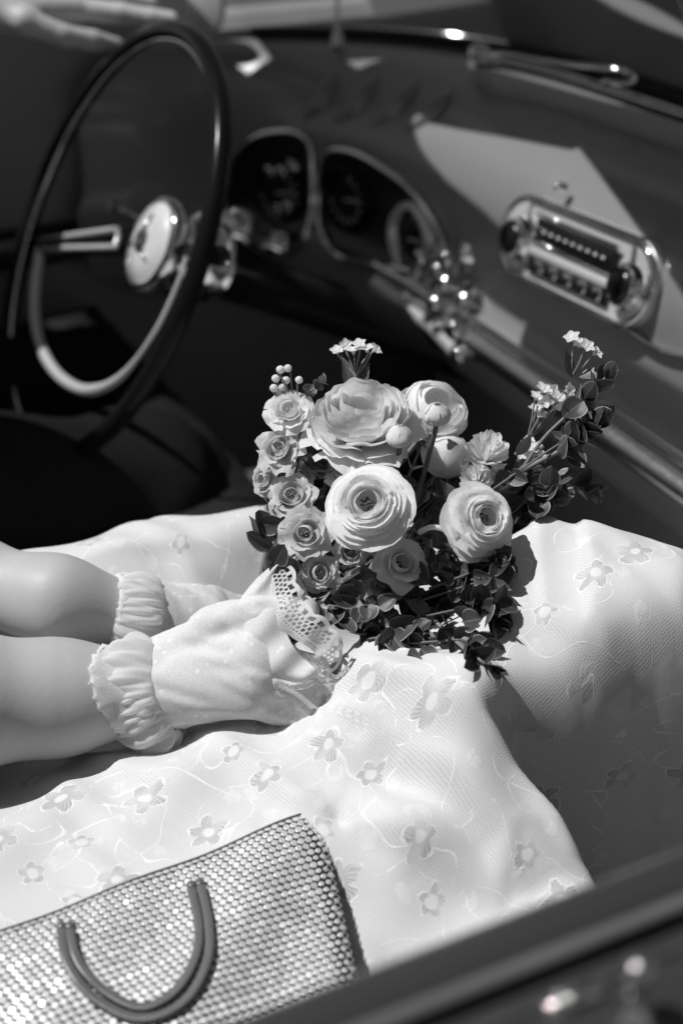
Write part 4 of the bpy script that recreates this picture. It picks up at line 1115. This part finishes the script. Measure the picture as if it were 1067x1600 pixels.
flower('ranunculus_bud', 625, 672, .845, facing(.05, 1.3), 20, BUD, 'cream_petal', 1.05, .04, 16, stemto=at(612, 760, .865), joined=True)
flower('ranunculus_bud', 684, 638, .855, facing(.1, 1.2), 20, BUD, 'cream_petal', 1.05, .04, 17, stemto=at(648, 790, .87), joined=True)
flower('carnation', 762, 700, .87, facing(.15, 1.0), 36, FRI, 'cream_petal', 1.1, .16, 19, joined=True)
flower('carnation', 742, 745, .868, facing(-.3, .7), 26, FRI, 'cream_petal', 1.0, .14, 20, joined=True)
for i, (x, y, d, fx, fy, r, mt) in enumerate([
    (450, 640, .875, -.15, .45, 30, 'cream_petal'), (436, 700, .872, -.20, .40, 29, 'blush_petal'), (455, 773, .868, -.10, .50, 29, 'blush_petal'),
    (478, 832, .855, -.05, .18, 31, 'blush_petal'), (499, 895, .858, .05, .05, 29, 'blush_petal'), (548, 862, .862, .15, -.10, 27, 'blush_petal'),
    (548, 922, .860, .25, -.6, 24, 'blush_petal'), (628, 880, .846, .30, .25, 36, 'cream_petal')]):
    flower('rose', x, y, d, facing(fx, fy), r*1.28, ROS, mt, .85, .19, 40+i, 8, jit=.14, cmat=mt)
for i, (x, y, d, fx, fy, r, mt) in enumerate([(412, 748, .885, -.9, .1, 30, 'blush_petal'), (425, 812, .892, -.8, .1, 26, 'rose_petal'), (470, 740, .90, .2, .5, 22, 'blush_petal'), (530, 740, .90, .1, .6, 24, 'cream_petal'), (655, 845, .885, .4, .5, 24, 'rose_petal'), (735, 780, .90, -.4, .5, 20, 'cream_petal'), (510, 720, .905, -.2, .8, 26, 'blush_petal'), (428, 838, .872, -.7, .0, 24, 'rose_petal'), (590, 915, .862, .2, -.3, 20, 'blush_petal')]):
    flower('rose', x, y, d, facing(fx, fy), r, ROS, mt, .8, .10, 60+i, None, jit=.14, joined=True)
# the curved pale stem that carries the right hand ranunculus
MB().tube(spline([at(655, 832, .855), at(672, 824, .848), at(690, 826, .846), at(712, 836, .85)], 20), .0017, 8).build('stem', 'white_petal', bq)

def leaf_geo(L, Wd, cup, bend, seed, nu=7, nv=8, pointed=0.):
    """blade along +x, normal +z; uv: u across 0..1, v 0 at the middle and 1 on the margin"""
    r_ = random.Random(seed); v_, uv = [], []; a = r_.uniform(0, 6.28)
    for j in range(nv):
        t = j/(nv-1); w = Wd*(math.sin(math.pi*min(1, t**.72*.98+.01))**(.55+pointed*.6)) if 0 < j < nv-1 else Wd*(.10 if j == 0 else .04)
        for i in range(nu):
            u = -1+2*i/(nu-1); x = L*t+L*.04*(1-u*u)*(t > .9); y = w*u
            z = cup*abs(u)**1.6*w+bend*L*t*t+.02*L*math.sin(5*t+a)*u
            v_.append((x, y, z)); ev = max(abs(u), abs(2*t-1)**3 if t > .5 else 0); uv.append(((u+1)/2, ev))
    f = [(j*nu+i, j*nu+i+1, (j+1)*nu+i+1, (j+1)*nu+i) for j in range(nv-1) for i in range(nu-1)]
    return v_, f, uv
LEAF = [mesh('leaf', *(lambda g: (g[0], g[1]))(leaf_geo(1, .46, .35, b_, s)), 'leaf', True, leaf_geo(1, .46, .35, b_, s)[2]) for s, b_ in ((1, .12), (2, -.15), (3, .25))]
LEAF_L = [mesh('leaf', *(lambda g: (g[0], g[1]))(leaf_geo(1, .27, .25, b_, s, pointed=1.)), 'leaf_light', True, leaf_geo(1, .27, .25, b_, s, pointed=1.)[2]) for s, b_ in ((4, .1), (5, -.2))]
def leaf_at(p, d, n, L, parent, kind=LEAF):
    d = Vector(d).normalized(); n = Vector(n); n = (n-d*n.dot(d)).normalized(); y = n.cross(d)
    Mw = Matrix(((d.x*L, y.x*L, n.x*L, p.x), (d.y*L, y.y*L, n.y*L, p.y), (d.z*L, y.z*L, n.z*L, p.z), (0, 0, 0, 1)))
    return inst('leaf', rnd.choice(kind), parent, Mw)
def sprig(pp, n, Lpx, seed, r=.0012, start=.25, spread=.85, kind=LEAF, name='eucalyptus_sprig', stemmat='stem', tip=True):
    rr = random.Random(seed); c = spline([at(*p) for p in pp], 40)
    st = MB().tube(c, [r*(1.1-.6*i/39) for i in range(40)], 6).build(name, stemmat, bq)
    Lm = Lpx/FPX*pp[-1][2]; a = rr.uniform(0, 6.28)
    for i in range(n):
        f = start+(1-start)*i/max(1, n-1); k = min(39, int(f*39)); p = c[k]; t = (c[min(39, k+1)]-c[max(0, k-1)]).normalized()
        x = t.orthogonal().normalized(); y = t.cross(x)
        for s in (0, 1):
            an = a+i*1.45+s*math.pi+rr.gauss(0, .3); o = x*math.cos(an)+y*math.sin(an)
            L = Lm*(1-.35*max(0, f-.55)/.45)*rr.uniform(.8, 1.15)
            dd = o*spread+t*(.45+.7*f); leaf_at(p, dd, t*.9-o*.4+UP*.2+Vector((rr.gauss(0, .2), rr.gauss(0, .2), rr.gauss(0, .2))), L, st, kind)
    if tip:
        for s in range(2): leaf_at(c[-1], (c[-1]-c[-3]).normalized()+Vector((rr.gauss(0, .4), rr.gauss(0, .4), rr.gauss(0, .4))), UP+Vector((rr.gauss(0, .5), rr.gauss(0, .5), 0)), Lm*.55, st, kind)
    return st
sprig([(720, 800, .90), (800, 745, .885), (860, 712, .868), (905, 688, .862), (935, 660, .86)], 6, 46, 1, .0018, .55)
sprig([(800, 760, .89), (845, 690, .876), (890, 645, .866), (920, 615, .862), (945, 590, .86)], 6, 42, 2, .0014, .45)
sprig([(880, 690, .866), (915, 668, .862), (940, 655, .86)], 4, 40, 3, .0012, .1)
sprig([(780, 770, .895), (850, 770, .89), (900, 762, .886), (922, 765, .884)], 4, 40, 4, .0012, .45)
sprig([(760, 790, .895), (815, 790, .89), (858, 780, .888)], 4, 48, 5, .0012, .3, kind=LEAF)
sprig([(690, 850, .87), (740, 880, .85), (775, 882, .842)], 4, 48, 6, .0014, .4)
sprig([(690, 870, .872), (735, 910, .852), (762, 940, .844), (778, 968, .842)], 6, 48, 7, .0014, .3)
sprig([(620, 900, .88), (675, 965, .868), (715, 1005, .858), (745, 1028, .852), (768, 1046, .850)], 6, 48, 8, .0014, .35)
sprig([(560, 930, .882), (600, 980, .872), (628, 992, .866), (650, 1000, .862)], 4, 44, 9, .0012, .45)
sprig([(462, 660, .885), (480, 618, .878), (500, 600, .876)], 3, 26, 10, .0009, .5)
sprig([(600, 900, .885), (650, 940, .872), (690, 960, .865)], 5, 38, 11, .0012, .2)
sprig([(640, 860, .89), (690, 900, .88), (740, 940, .872)], 5, 38, 12, .0012, .1)
sprig([(640, 780, .90), (700, 760, .905), (760, 740, .90)], 5, 34, 13, .0012, .1)
sprig([(560, 860, .90), (600, 890, .895), (600, 940, .885)], 4, 36, 14, .0012, .1)
sprig([(470, 820, .90), (485, 740, .905), (475, 670, .90)], 5, 30, 15, .0012, .1, kind=LEAF_L)
sprig([(600, 830, .91), (640, 740, .915), (660, 690, .915)], 5, 36, 16, .0012, .1, kind=LEAF_L)
sprig([(460, 900, .90), (440, 840, .90), (425, 790, .90)], 4, 40, 17, .0012, .1, kind=LEAF_L)
sprig([(680, 840, .90), (720, 800, .90), (800, 800, .895)], 5, 36, 18, .0012, .2)
sprig([(520, 900, .895), (560, 960, .885), (580, 985, .878)], 3, 38, 19, .0012, .3)
# dense dark foliage that fills the lower half and hides the stems
fr = random.Random(77)
for (x0, y0, n_, d0, sp_) in [(560, 900, 7, .862, 30), (610, 930, 8, .858, 34), (600, 965, 7, .855, 30), (660, 920, 8, .860, 36), (690, 960, 7, .855, 30), (720, 905, 7, .858, 32), (650, 880, 7, .868, 34), (700, 860, 6, .872, 34), (570, 950, 6, .860, 26), (640, 990, 6, .852, 26), (720, 1000, 6, .852, 26), (745, 870, 6, .862, 28), (600, 860, 6, .882, 40), (660, 800, 7, .895, 40), (700, 760, 6, .90, 36), (820, 780, 7, .888, 32), (850, 765, 6, .886, 30), (760, 770, 6, .892, 30), (540, 830, 5, .895, 40), (520, 880, 5, .888, 30), (470, 700, 5, .90, 30), (500, 780, 5, .902, 36), (905, 670, 4, .866, 34), (432, 835, 6, .872, 24), (440, 880, 7, .862, 24), (462, 925, 6, .856, 20), (425, 800, 5, .878, 22), (520, 960, 6, .858, 20), (820, 740, 6, .876, 34), (770, 940, 6, .846, 22), (760, 905, 6, .845, 22), (775, 880, 5, .843, 20)]:
    c0 = at(x0, y0, d0); c1 = at(x0+fr.gauss(0, 12), y0+fr.gauss(8, 12), d0-.012)
    tw = MB().tube(spline([H0+(c0-H0)*.72, H0+(c0-H0)*.86, c0, c1], 14), .0008, 5).build('eucalyptus_sprig', 'darkstem', bq)
    for q in range(n_):
        x, y = x0+fr.gauss(0, sp_*.6), y0+fr.gauss(0, sp_*.5); p = at(x, y, d0+fr.uniform(-.012, .010))
        dr = Vector((0, 0, 0))+RT*fr.gauss(.25, .8)+UP*fr.gauss(-.25, .8)-FW*fr.gauss(.2, .4)
        leaf_at(p, dr, -FW*.9+UP*.3+RT*fr.gauss(0, .6)+UP*fr.gauss(0, .6), fr.uniform(30, 46)/FPX*d0, tw, LEAF if fr.random() < .88 else LEAF_L)
# broad single leaves
for (x, y, d, dx, dy, L, nn) in [(552, 612, .888, -.22, 1, 58, (.6, .3)), (560, 610, .89, .3, 1, 44, (-.5, .3)), (690, 905, .87, .2, -1, 40, (.2, .8)), (905, 590, .882, .9, .25, 52, (0, 1)), (893, 590, .882, -.35, 1, 46, (.8, .2)), (712, 790, .88, -.4, .8, 48, (.3, .4)), (415, 850, .895, -.3, .7, 50, (.5, .5)), (655, 770, .895, -.6, .5, 44, (.3, .8)), (655, 690, .90, .8, -.3, 46, (0, 1)), (520, 800, .90, -.6, -.2, 40, (.2, .8))]:
    g_ = leaf_at(at(x, y, d), RT*dx+UP*dy-FW*.2, -FW+RT*nn[0]+UP*nn[1], L/FPX*d, bq, LEAF_L); g_.name = 'leaf'

# waxflower: small white blossoms on thin stems
bl = MB()
for q in range(5):
    a = 2*math.pi*q/5; gv, gf, gu = leaf_geo(1, .42, .45, .25, 90+q, 5, 5)
    Mq = Matrix.Rotation(a, 4, 'Z'); bl.add([tuple(Mq@Vector(p)) for p in gv], gf, [(u, .5) for u, v in gu])
bl.lathe((0, 0, -.3), (0, 0, 1), [(0, -.25), (.20, -.1), (.28, .2), (.22, .38), (0, .42)], 8); bl.uv += [(.5, .5)]*(len(bl.v)-len(bl.uv))
BLOS = mesh('blossom', bl.v, bl.f, 'white_petal', True, bl.uv)
bb = MB().lathe((0, 0, 0), (0, 0, 1), [(0, -.8), (.3, -.75), (.75, -.4), (.95, .1), (.8, .6), (.4, .92), (0, 1.0)], 10)
BUDM = mesh('bud', bb.v, bb.f, 'white_petal', True, [(.5, .6)]*len(bb.v))
def wax(pts, d, root, Rpx, seed, buds=False):
    rr = random.Random(seed); k = MB(); rt = at(*root)
    pos = []
    for x, y in pts:
        p = at(x, y, d+rr.uniform(-.006, .006)); n = (facing(rr.gauss(0, .5), .5+rr.gauss(0, .5))+((p-rt).normalized())*.6).normalized(); pos.append((p, n))
        k.tube(spline([rt, rt*.5+p*.5-UP*.001, p-n*.004, p], 8), .0006, 5)
    st = k.build('waxflower_spray', 'stem', bq)
    for p, n in pos:
        s = Rpx/FPX*d*rr.uniform(.85, 1.15)
        if buds: inst('bud', BUDM, st, frame(p, n, rr.random()*6, s*.72))
        else: inst('blossom', BLOS, st, frame(p, n, rr.random()*6, s))
wax([(438, 578), (450, 576), (431, 592), (467, 594), (428, 607), (441, 606), (447, 595)], .878, (462, 640, .885), 10, 1, True)
wax([(527, 548), (540, 539), (552, 548), (561, 538), (573, 545), (586, 546)], .885, (556, 588, .887), 13, 2)
wax([(893, 528), (905, 538), (916, 541), (930, 551)], .882, (893, 588, .883), 13, 3)
wax([(838, 620), (848, 608), (862, 611), (850, 630), (872, 622), (888, 610), (836, 640), (879, 633), (866, 636), (845, 648)], .884, (822, 690, .89), 13, 4)
wax([(818, 698), (828, 708), (838, 700), (845, 714), (826, 688), (812, 712)], .886, (800, 745, .895), 12, 5)
wax([(768, 748), (784, 752), (775, 738), (790, 742)], .88, (770, 790, .895), 10, 6)
wax([(500, 945), (507, 950), (498, 953)], .862, (520, 930, .87), 8, 7)
# bound stems under the hand
k = MB()
for i in range(16):
    a = i*2.4; r_ = .008*math.sqrt(i/16); o = RT*math.cos(a)*r_*.6+UP*math.sin(a)*r_+FW*math.cos(a)*r_
    e = at(310, 1062, .873)+o*1.3+Vector((rnd.gauss(0, .002), rnd.gauss(0, .002), 0))
    k.tube(spline([at(470, 940, .872)+o*1.6, H0+o, at(360, 1045, .866)+o, e], 12), .0021, 6)
k.build('bound_stems', 'darkstem', bq)

# lace wrap: sheer cloth with an eyelet border
def strip(e1, e2, name, mat, n=80, m=12, wave=0., parent=None, scal=0.):
    a, b_ = spline([at(*p, .003) for p in e1], n), spline([at(*p, .003) for p in e2], n); L = 0; P, uv = [], []
    for i in range(n):
        if i: L += ((a[i]+b_[i])/2-(a[i-1]+b_[i-1])/2).length
        row = []
        for j in range(m):
            v = j/(m-1); vv = v*(1+scal*(abs(math.sin(L*100*math.pi*.8))-.5)) if scal else v
            p = a[i]*(1-vv)+b_[i]*vv-FW*(wave*math.sin(math.pi*v)+wave*.4*math.sin(9*i/n*3+v*4)); row.append(tuple(p)); uv.append((L*100, v))
        P.append(row)
    return MB().grid(P, uv=uv).build(name, mat, parent, uv=True)
wr = strip([(440, 872, .860), (400, 905, .850), (374, 945, .842), (385, 990, .835), (406, 1028, .831), (434, 1056, .828), (472, 1066, .828)],
      [(458, 862, .862), (430, 890, .848), (432, 935, .838), (446, 985, .831), (466, 1020, .829), (490, 1042, .829), (506, 1048, .831)], 'lace_wrap', 'glove', wave=.004, parent=bq)
strip([(414, 905, .848), (418, 940, .839), (430, 972, .833), (456, 996, .830), (480, 1010, .829), (492, 1024, .831), (478, 1036, .836), (452, 1038, .840)],
      [(456, 882, .846), (466, 915, .837), (478, 945, .831), (504, 965, .828), (526, 988, .828), (536, 1020, .831), (510, 1060, .836), (462, 1076, .838)], 'lace_border', 'lace', n=120, m=14, wave=.0025, parent=wr, scal=.10)
strip([(455, 880, .856), (475, 915, .85), (492, 950, .846), (512, 975, .842), (524, 995, .84)],
      [(420, 893, .862), (432, 935, .856), (446, 965, .85), (470, 990, .845), (500, 1010, .842)], 'inner_fold', 'tulle', wave=-.004, parent=wr)
strip([(400, 1110, .838), (408, 1075, .832), (425, 1060, .828), (460, 1066, .826), (490, 1062, .83)],
      [(420, 1112, .84), (430, 1088, .834), (445, 1078, .83), (470, 1078, .828), (492, 1070, .832)], 'lace_border', 'lace', n=70, m=12, wave=.002, parent=wr)
strip([(328, 968, .862), (345, 950, .856), (372, 940, .852), (400, 940, .848)],
      [(332, 985, .858), (352, 972, .852), (378, 962, .848), (402, 966, .844)], 'lace_border', 'lace', n=60, m=12, wave=.003, parent=wr)
